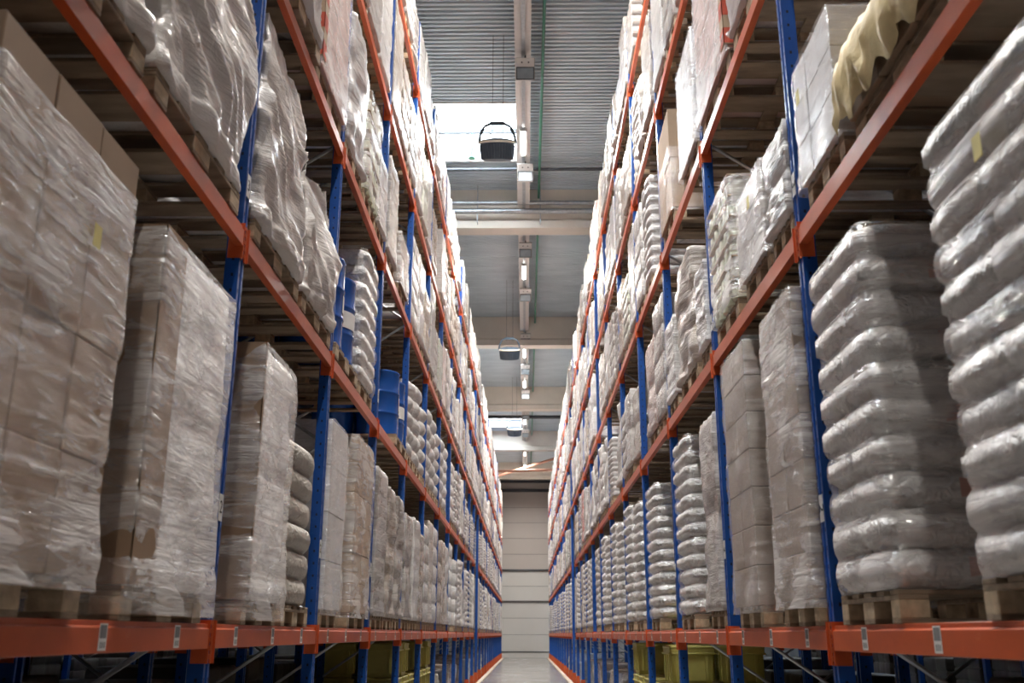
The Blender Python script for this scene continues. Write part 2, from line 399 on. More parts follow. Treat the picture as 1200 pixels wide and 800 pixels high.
def make_frame(side, k, row):
    x = front_x(side, row); y = UY(k)
    near = (k <= 8 and row == 0) or (k <= 4 and row == 1)
    side_w = 'left' if side == 'L' else 'right'
    where = ('front row of %s rack' if row == 0 else 'rear row of %s rack') % side_w
    lab = 'blue upright frame with diagonal braces, %s from camera, %s' % (ORD[k+1], where)
    if row == 2: lab = 'blue upright frame of the rack beyond the %s rack, %s from camera' % (side_w, ORD[k+1])
    flip = rzof(side)
    if row == 1: flip += PI; x = front_x(side, 1) - sgn(side)*FD
    if near:
        r = mk('upright_frame', None, None, (x, y, 0), flip)
        mk('post', POST, r); mk('post', POST, r, (-FD, 0, 0), PI)
        for b in BRACES: mk('brace', b, r)
        for b in HBAR: mk('brace', b, r)
        mk('base_plate', FOOT, r); mk('base_plate', FOOT, r, (-FD, 0, 0), PI)
        if row == 0:
            mk('post_guard', GUARD, r)
            if k <= 6:
                for t, z in (('2', 2.32), ('3', 4.30)):
                    p = mk('number_plate', PLATE, r, (0.0015, 0, z), label='white number plate')
                    d = mk('digit', DIG[t], p, (0.0026, 0, 0)); d.rotation_euler = (PI/2, 0, PI/2)
                    if side == 'R': d.rotation_euler = (0, PI/2, 0)
    else:
        r = mk('upright_frame', FRAME_FAR, None, (x, y, 0), flip)
        if row == 0 and k > 8: mk('post_guard', GUARD, r, label='orange post guard')
    tag(r, lab, 'rack frame', 'upright frames of the ' + where)
    return r
for s in 'LR':
    for k in range(0, NB+1): make_frame(s, k, 0)
    for k in range(0, 11): make_frame(s, k, 1)
    for k in range(0, 10): make_frame(s, k, 2)

# beams: local x = outwards (aisle side positive, face at 0.018), y = along
BL = 2.8 - 0.1
def beam_mesh(lod=0):
    m = MB(); f, h = 0.016, 0.128
    poly = [(f, -h), (f, -.028), (f-.012, -.022), (f-.012, 0), (f-.05, 0), (f-.05, -h)]
    m.prism([(p[0], p[1]) for p in poly], 1, .004, BL-.004)
    return m
# prism along axis 1 keeps (x,z)
def connector(mb, s):
    """s=-1: on the near post (plate towards smaller y), s=+1: on the far post. Tooth-edged plate over half the post face and a leg along its side."""
    z1, z0 = 0.02, -0.205
    y = 0.0 if s < 0 else BL
    inner = y + s*0.043
    pts = [(y, z0), (y, z1)]
    n = 5; st = (z1-z0)/n
    for i in range(n):
        a = z1 - i*st
        pts += [(inner, a), (inner, a-st*.45), (inner - s*.012, a-st*.55), (inner - s*.012, a-st*.95)]
    pts.append((inner - s*.012, z0))
    mb.prism(pts, 0, 0.001, 0.007)
    a, b_ = (y+.001, y+.005) if s < 0 else (y-.005, y-.001)
    mb.box((-.075, a, z0), (.020, b_, z1))
BEAM = beam_mesh().mesh('beam_bar', [M['orange']], bevel=.002)
c = MB(); connector(c, -1); CONA = c.mesh('beam_connector', [M['orange']])
c = MB(); connector(c, 1); CONB = c.mesh('beam_connector', [M['orange']])
f_ = beam_mesh(); connector(f_, -1); connector(f_, 1); BEAM_FAR = f_.mesh('beam_far', [M['orange']])
st = MB(); st.box((0.0162, -.036, -.118), (0.0172, .036, -.012), 0)
st.add([(.0175, -.030, -.07), (.0175, .030, -.07), (.0175, .030, -.018), (.0175, -.030, -.018)], [(0, 1, 2, 3)], 1)
for a in (-.022, -.004, .014): st.add([(.0175, a, -.108), (.0175, a+.011, -.108), (.0175, a+.011, -.084), (.0175, a, -.084)], [(0, 1, 2, 3)], 1)
STICK = st.mesh('location_sticker', [M['white'], M['bar']])

beam_jobs = []
for s in 'LR':
    for k in range(0, NB):
        for l in range(1, 6):
            if not has_level(k, l): continue
            if k == 0 and l >= 4: continue
            beam_jobs.append((s, k, l, 0, False))
            if k < 11: beam_jobs.append((s, k, l, 0, True))
            if k < 7: beam_jobs += [(s, k, l, 1, False), (s, k, l, 1, True)]
def beam_xf(job):
    s, k, l, row, back = job
    d = sgn(s); xf = front_x(s, row); x = xf - d*(FD if back else 0)
    rz = rzof(s) + (PI if back else 0)
    y = UY(k)+.05 if abs(math.sin(rz/2)) < .5 else UY(k+1)-.05
    return (x, y, TOP[l]), rz
def prio(job):
    (x, y, z), _ = beam_xf(job); return math.hypot(y, z-CAMZ) + (14 if job[4] else 0) + (18 if job[3] else 0)
beam_jobs.sort(key=prio)
def merged(name, me, xfs, mats):
    n = len(me.vertices); co = np.empty(n*3, np.float32); me.vertices.foreach_get('co', co); co = co.reshape(-1, 3)
    faces = [tuple(p.vertices) for p in me.polygons]; mi = [p.material_index for p in me.polygons]
    V = []; F = []; I = []
    for (loc, rz, sc) in xfs:
        c_, s_ = math.cos(rz), math.sin(rz)
        q = co*np.array(sc); q = np.stack([q[:, 0]*c_ - q[:, 1]*s_, q[:, 0]*s_ + q[:, 1]*c_, q[:, 2]], 1) + np.array(loc)
        b = len(V); V += [tuple(map(float, r)) for r in q]; F += [tuple(i+b for i in f) for f in faces]; I += mi
    o = bpy.data.meshes.new(name); o.from_pydata(V, [], F)
    for m in mats: o.materials.append(m)
    o.polygons.foreach_set('material_index', I); o.update(); return o
for job in beam_jobs[:300]:
    s, k, l, row, back = job; loc, rz = beam_xf(job)
    sw = 'left' if s == 'L' else 'right'
    lab = 'orange %s rack beam, %s, %s bay of %s%s rack' % ('back' if back else 'front', LEV[l], ORD[k+1], 'the rear row behind ' if row else '', sw)
    if not back and row == 0 and k <= 8:
        r = mk('rack_beam', None, None, loc, rz)
        mk('bar', BEAM, r); mk('connector', CONA, r); mk('connector', CONB, r)
        if l == 1:
            for a in ((.40, 1.28, 2.16) if k else (.57, 1.40, 2.22)): mk('location_sticker', STICK, r, (0, a if s == 'L' else BL-a, 0), label='white barcode sticker')
    else: r = mk('rack_beam', BEAM_FAR, None, loc, rz)
    if k == 0: r.scale.y = (UY(1)-UY(0)-.1)/BL
    tag(r, lab, 'rack beam', 'orange rack beams, %s of the %s rack' % (LEV[l], sw))
if beam_jobs[300:]:
    o = mk('rack_beams', merged('rack_beams', BEAM_FAR, [(*beam_xf(j), (1, 1, 1)) for j in beam_jobs[300:]], [M['orange']]))
    tag(o, 'remaining orange rack beams deep in the bays and far down the aisle', 'rack beams', None, 'stuff')

# ------------------------------------------------------------------ pallets
def pallet_parts(w=0.8):
    """x from -1.2 to 0 (front), y centred; boards of the deck run along x... stringers across"""
    out = []
    zt = .144; bt = .022
    ys = np.linspace(-w/2+.05, w/2-.05, 5)
    for y in ys: out.append(('deck_board', ((-1.2, y-.05 + (.0), zt-bt), (0, y+.05, zt)), 0))
    for x in (-1.2, -.6725, -.145): out.append(('cross_board', ((x, -w/2, zt-2*bt), (x+.145, w/2, zt-bt)), 0))
    for x in (-1.2, -.6725, -.145):
        for y, hw in ((-w/2+.05, .05), (0, .0725), (w/2-.05, .05)): out.append(('block', ((x, y-hw, bt), (x+.145, y+hw, zt-2*bt)), 1))
    for y, hw in ((-w/2+.05, .05), (0, .0725), (w/2-.05, .05)): out.append(('bottom_board', ((-1.2, y-hw, 0), (0, y+hw, bt)), 0))
    return out
PAL_PARTS = []
pm_ = MB()
for nm, (a, b_), mi in pallet_parts():
    pm_.box(a, b_, mi)
    m = MB(); m.box(a, b_); PAL_PARTS.append((nm, m.mesh(nm, [M['wood_lit' if mi else 'wood']], bevel=.003)))
PAL_ONE = pm_.mesh('pallet_far', [M['wood'], M['wood_lit']])
pallet_jobs = []      # (dist, loc, rz, scale_y, label, parts?)
def add_pallet(side, l, y0, y1, where, row=0, over=0.04):
    d = sgn(side); x = front_x(side, row) + d*over
    rz = rzof(side)
    if row: x = front_x(side, row); 
    z = TOP[l] + .001 if l else 0.001
    w = y1-y0
    loc = (x, (y0+y1)/2, z)
    dist = math.hypot((y0+y1)/2, z-CAMZ) + (16 if row else 0) + (6 if l == 0 else 0)
    pallet_jobs.append((dist, loc, rz, w/.8, where))

# ------------------------------------------------------------------ load meshes
def outline(w, d, rc, step):
    """points around a rounded rectangle: x 0 (front) .. -d, y -w/2 .. w/2; returns px,py,nx,ny,side,s"""
    pts = []
    def line(p, q, n, side):
        L = math.hypot(q[0]-p[0], q[1]-p[1]); k = max(2, int(round(L/step)))
        for i in range(k): t = i/k; pts.append((p[0]+(q[0]-p[0])*t, p[1]+(q[1]-p[1])*t, n[0], n[1], side, t))
    def arc(c, a0, side):
        for i in range(3):
            a = a0 + (i/3)*PI/2; pts.append((c[0]+rc*math.cos(a), c[1]+rc*math.sin(a), math.cos(a), math.sin(a), side, 1.0))
    h = w/2
    line((0, -h+rc), (0, h-rc), (1, 0), 0); arc((-rc, h-rc), 0, 0)
    line((-rc, h), (-d+rc, h), (0, 1), 1); arc((-d+rc, h-rc), PI/2, 1)
    line((-d, h-rc), (-d, -h+rc), (-1, 0), 2); arc((-d+rc, -h+rc), PI, 2)
    line((-d+rc, -h), (-rc, -h), (0, -1), 3); arc((-rc, -h+rc), 1.5*PI, 3)
    return pts
def wrap(name, w, d, h, mats, fn, rc=.03, step=.05, nz=24, zbot=0.0, cap=True, topfn=None, smooth='all', zlist=None):
    pts = outline(w, d, rc, step); n = len(pts); V = []; F = []
    zs = zlist or [zbot + (h-zbot)*i/nz for i in range(nz+1)]
    for z in zs:
        for (px, py, nx, ny, sd, s) in pts:
            r = fn(sd, s, z, z/h, px, py); o, dz = r if isinstance(r, tuple) else (r, 0)
            V.append((px+nx*o, py+ny*o, z+dz))
    K = len(zs)
    for j in range(K-1):
        for i in range(n): F.append((j*n+i, j*n+(i+1) % n, (j+1)*n+(i+1) % n, (j+1)*n+i))
    if cap:
        base = V[(K-1)*n:]; prev = (K-1)*n
        for q, k in enumerate((.93, .7, .4, .12)):
            b = len(V)
            for (x, y, z) in base:
                xx, yy = -d/2+(x+d/2)*k, y*k; V.append((xx, yy, z*1.0 if not topfn else topfn(xx, yy, z, k)))
            for i in range(n): F.append((prev+i, prev+(i+1) % n, b+(i+1) % n, b+i))
            prev = b
        F.append(tuple(prev+i for i in range(n)))
    if cap: F.append(tuple(range(n-1, -1, -1)))
    me = bpy.data.meshes.new(name); me.from_pydata(V, [], F)
    for m in mats: me.materials.append(m)
    if smooth: me.polygons.foreach_set('use_smooth', [True]*len(F))
    if smooth == 'auto': me.set_sharp_from_angle(angle=math.radians(40))
    me.update(); return me
def hsh(*a):
    return random.Random(hash(tuple(int(round(x*1000)) for x in a))).random()
def sack_fn(nl, h, amp, cols, seed, lean=0.015):
    def fn(sd, s, z, t, px, py):
        zz = min(z/h*nl, nl-1e-4); L = int(zz); lz = zz-L
        b = abs(math.sin(PI*lz))**.5
        k = cols[sd % 2][L % 2]; u = (s*k) % 1.0 if s < 1 else 0.0
        c = (abs(math.sin(PI*u))**.4) if 0 < s < 1 else 0.35
        jit = (hsh(L, sd, int(s*k), seed)-.5)*.03
        return amp*(b*(.35+.65*c)-1) + jit*b
    return fn
def dome(hh):
    return lambda x, y, z, k: z + hh*(1-k)
def sack_zlist(nl, h, per=5):
    return [h*(L+i/per)/nl for L in range(nl) for i in range(per)] + [h]
SACKFAR = []
for i, (nl, cols, amp) in enumerate(((12, ((2, 1), (2, 3)), .055), (10, ((1, 2), (3, 2)), .06), (11, ((3, 2), (2, 1)), .05))):
    SACKFAR.append(wrap('sacks_far', .86, 1.16, 1.6, [M['sackfar']], sack_fn(nl, 1.6, amp, cols, i), .07, .05, zlist=sack_zlist(nl, 1.6), topfn=dome(.03)))
def film_fn(seed, amp=.012, layers=5, h=1.6, lean=0.0):
    def fn(sd, s, z, t, px, py):
        v = Vector((px*2.1+seed*3.3, py*2.1, z*3.5+seed))
        o = amp*noise.fractal(v, 1.0, 2.1, 4)*1.6
        lz = (z/h*layers) % 1.0
        o += -.010*(max(0, 1-min(lz, 1-lz)*16))
        o += lean*t*(1 if sd == 0 else 0)
        if t < .06: o += .012
        return o
    return fn
WRAPPED = [wrap('wrapped_far', .84, 1.18, 1.5, [M['wrapped']], film_fn(i, (.010, .02, .03, .014)[i], (5, 4, 6, 3)[i], 1.5), .02 + .03*(i == 2), .06, 30, topfn=dome((0, .04, .1, .02)[i])) for i in range(4)]
def carton_fn(seed, layers, cols, h=1.5):
    def fn(sd, s, z, t, px, py):
        lz = (z/h*layers) % 1.0; q = (s*cols) % 1.0
        o = -.022*max(0, 1-min(lz, 1-lz)*9) - .016*max(0, 1-min(q, 1-q)*7)*(0 < s < 1)
        return o + .010*noise.fractal(Vector((px*2+seed*3, py*2, z*3)), 1, 2, 3)
    return fn
CARTFAR = [wrap('cartons_far', .84, 1.18, 1.5, [M['wrapped']], carton_fn(i, (5, 4, 6)[i], (2, 3, 2)[i]), .015, .045, zlist=[1.5*(L+e)/(5, 4, 6)[i] for L in range((5, 4, 6)[i]) for e in (0, .06, .12, .5, .88, .94)]+[1.5]) for i in range(3)]
SHADECART = []
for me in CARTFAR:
    c = me.copy(); c.materials[0] = M['shade_goods']; SHADECART.append(c)
def shroud_fn(seed, amp=.05, taper=.10, h=1.5):
    def fn(sd, s, z, t, px, py):
        q = (py if sd % 2 == 0 else px)
        sign = 1 if sd in (0, 3) else -1
        a, b_ = q*.62+sign*z*.78, -sign*q*.78+z*.62
        v = Vector((a*2.6+seed*5, b_*.55, seed*2.0+sd*3))
        w_ = .25*noise.noise(Vector((q*2, z*2, seed)))
        f1 = 1-abs(noise.noise(v+Vector((w_, 0, 0))))*2.2
        f2 = 1-abs(noise.noise(Vector((a*6.5+w_*3, b_*1.3+seed, seed+9))))*2.0
        f2 += .22*noise.fractal(Vector((q*9, z*9, seed+sd)), 1, 2, 2)
        big = noise.fractal(Vector((q*1.3+seed, z*1.1, sd*2+seed)), 1, 2, 3)
        return amp*(f1*.9+f2*.42-1.0) + .06*big - taper*max(0, t-.45)**1.6*1.6 + (.03 if t < .08 else 0)
    return fn
def shroud_top(seed, amp):
    return lambda x, y, z, k: z + amp*(1-k) + .05*noise.noise(Vector((x*3+seed, y*3, seed)))
def shroud_mesh(seed, w, h, amp=.05, taper=.1, up=.06): return wrap('white_cover', w, 1.2, h, [M['shroud']], shroud_fn(seed, amp, taper, h), .10, .026, int(h/.026), topfn=shroud_top(seed, up))
SHROUD_FAR = [wrap('cover_far', .86, 1.18, 1.4, [M['shroud']], shroud_fn(20+i, .035, .06, 1.4), .08, .05, 28, topfn=shroud_top(i, .05)) for i in range(2)]

# ----- parts for the loads seen close up
def sack_mesh(lx, ly, lz, seed, printed=False):
    """a filled sack: pillow between z=0 and lz, x -lx/2..lx/2, y -ly/2..ly/2"""
    nx, ny = 16, 12; V = []; F = []; I = []
    def prof(u): return (1-abs(u)**9)**.5 if abs(u) < 1 else 0
    for sgn_ in (1, -1):
        for i in range(nx+1):
            for j in range(ny+1):
                u, v = 2*i/nx-1, 2*j/ny-1
                uu, vv = math.sin(u*PI/2)*.95+u*.05, math.sin(v*PI/2)*.95+v*.05
                t = max(.42, min(1, prof(uu)*prof(vv)*1.0))
                rx = 1 - .05*abs(vv)**6; ry = 1 - .05*abs(uu)**6
                wr = .012*noise.fractal(Vector((uu*3+seed*7, vv*3, sgn_*2+seed)), 1, 2, 4)
                zz = .5 + sgn_*.5*t
                V.append((uu*lx/2*rx, vv*ly/2*ry, zz*lz + wr*(.3 if t > .9 else 1)))
    n1 = (nx+1)*(ny+1)
    idx = lambda i, j, s: s*n1 + i*(ny+1)+j
    for s in (0, 1):
        for i in range(nx):
            for j in range(ny):
                q = (idx(i, j, s), idx(i+1, j, s), idx(i+1, j+1, s), idx(i, j+1, s)); F.append(q if s == 0 else q[::-1]); I.append(0)
    rim = [(i, 0) for i in range(nx)] + [(nx, j) for j in range(ny)] + [(i, ny) for i in range(nx, 0, -1)] + [(0, j) for j in range(ny, 0, -1)]
    for a in range(len(rim)):
        p, q = rim[a], rim[(a+1) % len(rim)]
        F.append((idx(*p, 0), idx(*p, 1), idx(*q, 1), idx(*q, 0))[::-1])
        # a printed band on the long edges facing +y / -y
        on = printed and p[1] == q[1] and .10 < max(p[0], q[0])/nx < .45
        I.append(1 if on else 0)
    me = bpy.data.meshes.new('sack'); me.from_pydata(V, [], F)
    me.materials.append(M['sack']); me.materials.append(M['red_print'] if printed != 'blue' else M['blue_print'])
    me.polygons.foreach_set('material_index', I); me.polygons.foreach_set('use_smooth', [True]*len(F)); 
    bm = bmesh.new(); bm.from_mesh(me); bmesh.ops.recalc_face_normals(bm, faces=bm.faces); bm.to_mesh(me); bm.free()
    return me
def kids(lst):
    """turn [(name, mesh, loc, rz, label)] into a list of unlinked templates"""
    return lst
def put(root, lst):
    for (nm, me, loc, rz, lab) in lst: mk(nm, me, root, loc, rz, lab)
def sack_load(nl, h, w=.86, d=1.16, printed=(), seed=0, film='film_thin'):
    lh = h/nl; L = lh*1.10
    A = [sack_mesh(d*.5, w, L, seed+i, False) for i in range(2)]; B = [sack_mesh(d, w*.5, L, seed+5+i, False) for i in range(2)]
    Ap = sack_mesh(d*.5, w, L, seed+11, True) if 'red' in printed else None; Bp = sack_mesh(d, w*.5, L, seed+12, 'blue') if 'blue' in printed else None
    out = []; rnd = random.Random(seed)
    for l in range(nl):
        j = lambda: rnd.uniform(-.012, .012)
        if l % 2 == 0:
            for i, x in enumerate((-d*.25, -d*.75)): out.append(('sack', Ap if Ap and l % 2 == 0 else A[i], (x+j(), j(), l*lh), 0, None))
        else:
            for i, y in enumerate((-w*.25, w*.25)): out.append(('sack', Bp or B[i], (-d/2+j(), y+j(), l*lh), 0, None))
    out.append(('stretch_film', wrap('sack_film', w+.03, d+.03, h+.01, [M[film]], sack_fn(nl, h+.01, .035, ((2, 1), (1, 2)), seed), .08, .05, zlist=sack_zlist(nl, h+.01), cap=False), (.015, 0, 0), 0, 'clear stretch film'))
    return out
def carton_mesh(lx, ly, lz, mat, tape=True):
    m = MB(); m.box((-lx/2, -ly/2, 0), (lx/2, ly/2, lz))
    return m.mesh('carton', [mat], bevel=.004)
def carton_load(grid, w, d, h, mat='kraft', film='film', filmh=1.0, seed=0, lean=0.0):
    nx, ny, nz_ = grid; gx, gy, gz = d/nx, w/ny, h/nz_
    me = [carton_mesh(gx-.008, gy-.008, gz-.006, M[mat])]; rnd = random.Random(seed); out = []
    for k in range(nz_):
        for i in range(nx):
            for j in range(ny):
                if 0 < i < nx-1 and 0 < j < ny-1 and k < nz_-1: continue
                out.append(('carton', me[0], (-gx*(i+.5)+rnd.uniform(-.004, .004), -w/2+gy*(j+.5), gz*k), 0, None))
    if film:
        out.append(('stretch_film', wrap('carton_film', w+.02, d+.02, h*filmh, [M[film]], film_fn(seed, .010, nz_, h, lean), .025, .05, 34, zbot=-.05, cap=False), (.012, 0, 0), 0, 'wrinkled clear stretch film'))
    return out
def sleeve_load(w, h, seed, wrapx=.25, d=1.16, white=(.62, .59, .57)):
    """white wrapped goods with a brown cardboard sheet over one side and round the corner"""
    core = wrap('wrapped_goods', w-.03, d-.03, h, [M['shroud']], film_fn(seed, .015, 6, h), .05, .045, 34, topfn=dome(.02))
    sh = MB(); y = -w/2
    sh.box((-d, y-.008, .0), (.006, y, h)); sh.box((.0, y-.008, 0), (.008, y+wrapx, h))
    film = wrap('outer_film', w+.03, d+.03, h, [M['film']], film_fn(seed+2, .008, 4, h), .02, .04, 36, zbot=-.12, cap=False)
    return [('wrapped_goods', core, (-.01, 0, 0), 0, 'whitish wrapped goods'), ('cardboard_sheet', sh.mesh('cardboard_sheet', [M['kraft']]), None, 0, 'brown cardboard sheet'), ('stretch_film', film, (.015, 0, 0), 0, 'glossy stretch film')]
JARM = None
def jar_load(nl=5, w=.82, d=1.16, h=1.0, seed=0):
    lh = h/nl; m = MB(); r = w/10
    m.lathe([(r*.8, 0), (r*.97, lh*.06), (r*.97, lh*.62), (r*.78, lh*.78), (r*.6, lh*.82), (r*.6, lh*.95)], 12)
    jar = m.mesh('jar', [M['jar']], smooth=True); sh = MB(); sh.box((-d, -w/2, 0), (0, w/2, .01)); sheet = sh.mesh('layer_sheet', [M['kraft_pale']])
    out = []
    for l in range(nl):
        n = 5
        for j in range(n): out.append(('jar', jar, (-r, -w/2+r+2*r*j, l*lh), 0, None))
        for i in range(1, 7): out.append(('jar', jar, (-r-2*r*i, -w/2+r, l*lh), 0, None)); 
        for i in range(1, 7): out.append(('jar', jar, (-r-2*r*i, w/2-r, l*lh), 0, None))
        if l: out.append(('layer_sheet', sheet, (0, 0, l*lh-.008), 0, 'cardboard layer sheet'))
    out = [o for o in out]
    if len(out) > 98: out = [o for i, o in enumerate(out) if not (o[0] == 'jar' and o[2][0] < -r*10)]
    out.append(('top_sheet', sheet, (0, 0, h), 0, None))
    out.append(('stretch_film', wrap('jar_film', w+.02, d+.02, h+.01, [M['film']], film_fn(seed, .012, nl, h), .05, .05, 24, cap=False), (.012, 0, 0), 0, 'clear stretch film'))
    return out
def edge_tape(w, h, mat='red_tape', n=6):
    m = MB(); m.box((-.12, -w/2-.024, .01), (.022, -w/2-.018, h-.01), 1); m.box((.018, -w/2-.024, .01), (.024, -w/2+.10, h-.01), 1)
    for i in range(n):
        z = h*i/n
        m.box((-.121, -w/2-.025, z+.02), (.025, -w/2-.018, z+h/n*.62)); m.box((.018, -w/2-.025, z+.02), (.025, -w/2+.101, z+h/n*.62))
    return m.mesh('corner_tape', [M[mat], M['kraft_pale']])
def sticker(col='yellow_sticker', s=.06):
    m = MB(); m.box((0, -s/2, -s*.75), (.003, s/2, s*.75)); return m.mesh('sticker', [M[col]])
YST = sticker(); WST = sticker('white', .09)
def drum_parts():
    m = MB(); R = .288
    prof = [(R*.97, 0), (R, .012), (R, .03), (R*.985, .04), (R*.985, .27), (R, .285), (R*1.02, .30), (R, .315), (R*.985, .33), (R*.985, .55), (R, .565), (R*1.02, .58), (R, .595), (R*.985, .61), (R*.985, .84), (R, .85), (R, .872), (R*.985, .88), (R*.965, .868)]
    m.lathe(prof, 36); body = m.mesh('drum_body', [M['drum']], smooth=True)
    b = MB(); b.lathe([(.035, .868), (.035, .886), (.02, .888)], 12, c=(.17, 0, 0)); bung = b.mesh('bung', [M['galv']], smooth=True)
    l = MB(); n = 8
    vs = []
    for i in range(n+1):
        a = -.45+.9*i/n; vs += [(R*1.003*math.cos(a), R*1.003*math.sin(a), .36), (R*1.003*math.cos(a), R*1.003*math.sin(a), .53)]
    l.add(vs, [(2*i, 2*i+2, 2*i+3, 2*i+1) for i in range(n)]); lab = l.mesh('drum_label', [M['white']], smooth=True)
    return body, bung, lab
DRUM = drum_parts()

# ------------------------------------------------------------------ placing loads
used_labels = set()
def where_txt(side, l, y, row=0):
    k = max(0, min(NB-1, int((y - 2.75)/2.8))); off = (y-UY(k))/2.8
    ps = ['near end', 'near quarter', 'middle', 'far quarter', 'far end']
    i0 = 0 if off < .30 else (1 if off < .42 else 2 if off < .58 else 3 if off < .70 else 4)
    i0 = {1: 2, 3: 2}.get(i0, i0)
    for i in sorted(range(5), key=lambda i: (abs(i-i0), i)):
        t = '%s of %s bay, %s, %s rack%s' % (ps[i], ORD[k+1], LEV[l], 'left' if side == 'L' else 'right', ' rear row' if row else '')
        if t not in used_labels: used_labels.add(t); break
    return k, t
def place(side, l, y0, y1, ztop, name, cat, adj, parts=None, mesh=None, mdim=None, color=None, row=0, over=0.03, pal=True, group=None, flipy=None, rot=0.0):
    """a load on its own pallet; parts or a mesh in the local frame (front x=0, y centred, near side = -y)"""
    d = sgn(side); base = TOP[l]+.147 if l else .147
    k, wt = where_txt(side, l, (y0+y1)/2, row)
    if pal: add_pallet(side, l, y0+.015, y1-.015, wt, row, over-.03)
    x = front_x(side, row) + d*over - (d*.05 if row else 0)
    if parts is not None:
        r = mk(name, None, None, (x, (y0+y1)/2, base), rot)
        put(r, parts)
    else:
        r = mk(name, mesh, None, (x, (y0+y1)/2, base), rot)
        r.scale = (1, (y1-y0)/mdim[0], (ztop-base)/mdim[1])
    if side == 'R':      # mirror image of the left-hand frame: turn round, near side stays near
        if parts is not None: r.scale = (-1, 1, 1)
        else: r.scale = (-r.scale[0], r.scale[1], r.scale[2])
    if color: r.color = (*color, 1)
    lab = '%s, %s' % (adj, wt)
    tag(r, lab, cat, group or '%ss on the %s of the %s rack' % (name.replace('_', ' '), LEV[l], 'left' if side == 'L' else 'right'))
    return r
def H(l, ztop): return ztop - TOP[l] - .147
GREY = (.44, .405, .38); WHT = (.66, .65, .64); BRN = (.33, .235, .165); BGE = (.50, .43, .36); PNK = (.60, .42, .38); GRN = (.50, .52, .43)
def shade(c, r, v=.1): f = 1 + r.uniform(-v, v); return tuple(min(.9, x*f) for x in c)
done = {}
def mark(side, l, y0, y1): done.setdefault((side, l), []).append((y0, y1))
def hero(side, l, y0, y1, ztop, *a, **k):
    mark(side, l, y0, y1); return place(side, l, y0, y1, ztop, *a, **k)

# ---- left rack, first level
h = H(1, 3.57)
r = hero('L', 1, 2.70, 3.84, 3.57, 'carton_stack', 'carton stack', 'brown cartons under glossy film', parts=carton_load((3, 3, 4), 1.14, 1.17, h, 'kraft', 'film', .91, 1), over=.06)
mk('sticker', YST, r, (.03, .18, 1.25))
h = H(1, 3.47); r = hero('L', 1, 4.22, 5.33, 3.47, 'wrapped_load', 'wrapped load', 'whitish wrapped goods with brown cardboard corner', parts=sleeve_load(1.11, h, 3, .27), over=.05)
h = H(1, 3.44); r = hero('L', 1, 6.05, 6.92, 3.44, 'wrapped_load', 'wrapped load', 'whitish wrapped goods with plain brown near side', parts=sleeve_load(.87, h, 9, .02), over=.05)
h = H(1, 3.02); big = wrap('bag_pile', .86, 1.15, h, [M['bigbag']], sack_fn(6, h, .075, ((1, 1), (1, 1)), 4), .12, .04, zlist=sack_zlist(6, h, 7), topfn=dome(.06))
r = hero('L', 1, 7.05, 7.93, 3.02, 'sack_stack', 'sack stack', 'cream bulging bags stacked low', mesh=big, mdim=(.86, h), over=.05)
h = H(1, 3.46); hero('L', 1, 8.47, 9.22, 3.46, 'carton_stack', 'carton stack', 'four tall white cartons tier on tier', parts=carton_load((1, 1, 4), .75, 1.15, h, 'white_carton', 'film_thin', 1, 11))
h = H(1, 3.58); hero('L', 1, 9.78, 10.85, 3.58, 'carton_stack', 'carton stack', 'brown cartons half hidden by silvery film', parts=carton_load((2, 2, 6), 1.07, 1.15, h, 'kraft_pale', 'film', 1, 12))
for a, b_, t, c in ((11.25, 12.1, 3.5, (.33, .29, .26)), (12.2, 12.98, 3.4, (.40, .33, .27)), (13.08, 13.82, 3.4, (.33, .29, .26)), (14.1, 14.9, 3.3, (.33, .29, .26)), (15.1, 15.9, 3.35, WHT), (16.0, 16.65, 3.2, BRN)):
    hero('L', 1, a, b_, t, 'wrapped_load', 'wrapped load', 'tall grey load in creased film', mesh=WRAPPED[int(a*10) % 4], mdim=(.84, 1.5), color=c)
# ---- left rack, second level
for i, (a, b_, t, amp, tp) in enumerate(((2.72, 3.86, 5.62, .06, .05), (3.96, 5.37, 5.60, .07, .06), (5.69, 6.96, 5.72, .07, .14), (7.06, 8.22, 5.42, .08, .30))):
    hh = H(2, t); hero('L', 2, a, b_, t, 'covered_load', 'covered load', 'bulky load under crumpled white plastic cover', mesh=shroud_mesh(i+1, b_-a, hh, amp, tp), mdim=(b_-a, hh), color=(.72, .68, .64), over=.045)
def drums_on(side, l, y0, where):
    mark(side, l, y0-.02, y0+1.2)
    k, wt = where_txt(side, l, y0+.6)
    add_pallet(side, l, y0, y0+1.18, wt, 0, .02)
    d = sgn(side); x = front_x(side)+d*.02
    n = 0
    for i in range(2):
        for j in range(2):
            e = mk('steel_drum', None, None, (x-d*(.30+.60*i), y0+.295+.60*j, TOP[l]+.147)); e.rotation_euler.z = (.35, -.3, 2.0, 4.0)[n]
            mk('body', DRUM[0], e); mk('bung', DRUM[1], e, label='metal bung'); mk('drum_label', DRUM[2], e, label='white label')
            tag(e, 'blue steel drum, %s, %s, %s' % ('nearer' if j == 0 else 'farther', 'at the aisle edge' if i == 0 else 'set back', where), 'drum', 'blue steel drums')
            n += 1
drums_on('L', 2, 8.44, 'beside white sack stack')
h = H(2, 5.62); hero('L', 2, 9.82, 10.72, 5.62, 'sack_stack', 'sack stack', 'neat white sacks beside blue drums', parts=sack_load(8, h, .9, 1.16, (), 31))
drums_on('L', 2, 12.66, 'two bays past the white sack stack')
BAGS2 = wrap('bag_pile_far', .86, 1.15, 1.4, [M['sackfar']], sack_fn(5, 1.4, .11, ((1, 2), (2, 1)), 8), .14, .045, zlist=sack_zlist(5, 1.4, 7), topfn=dome(.1))
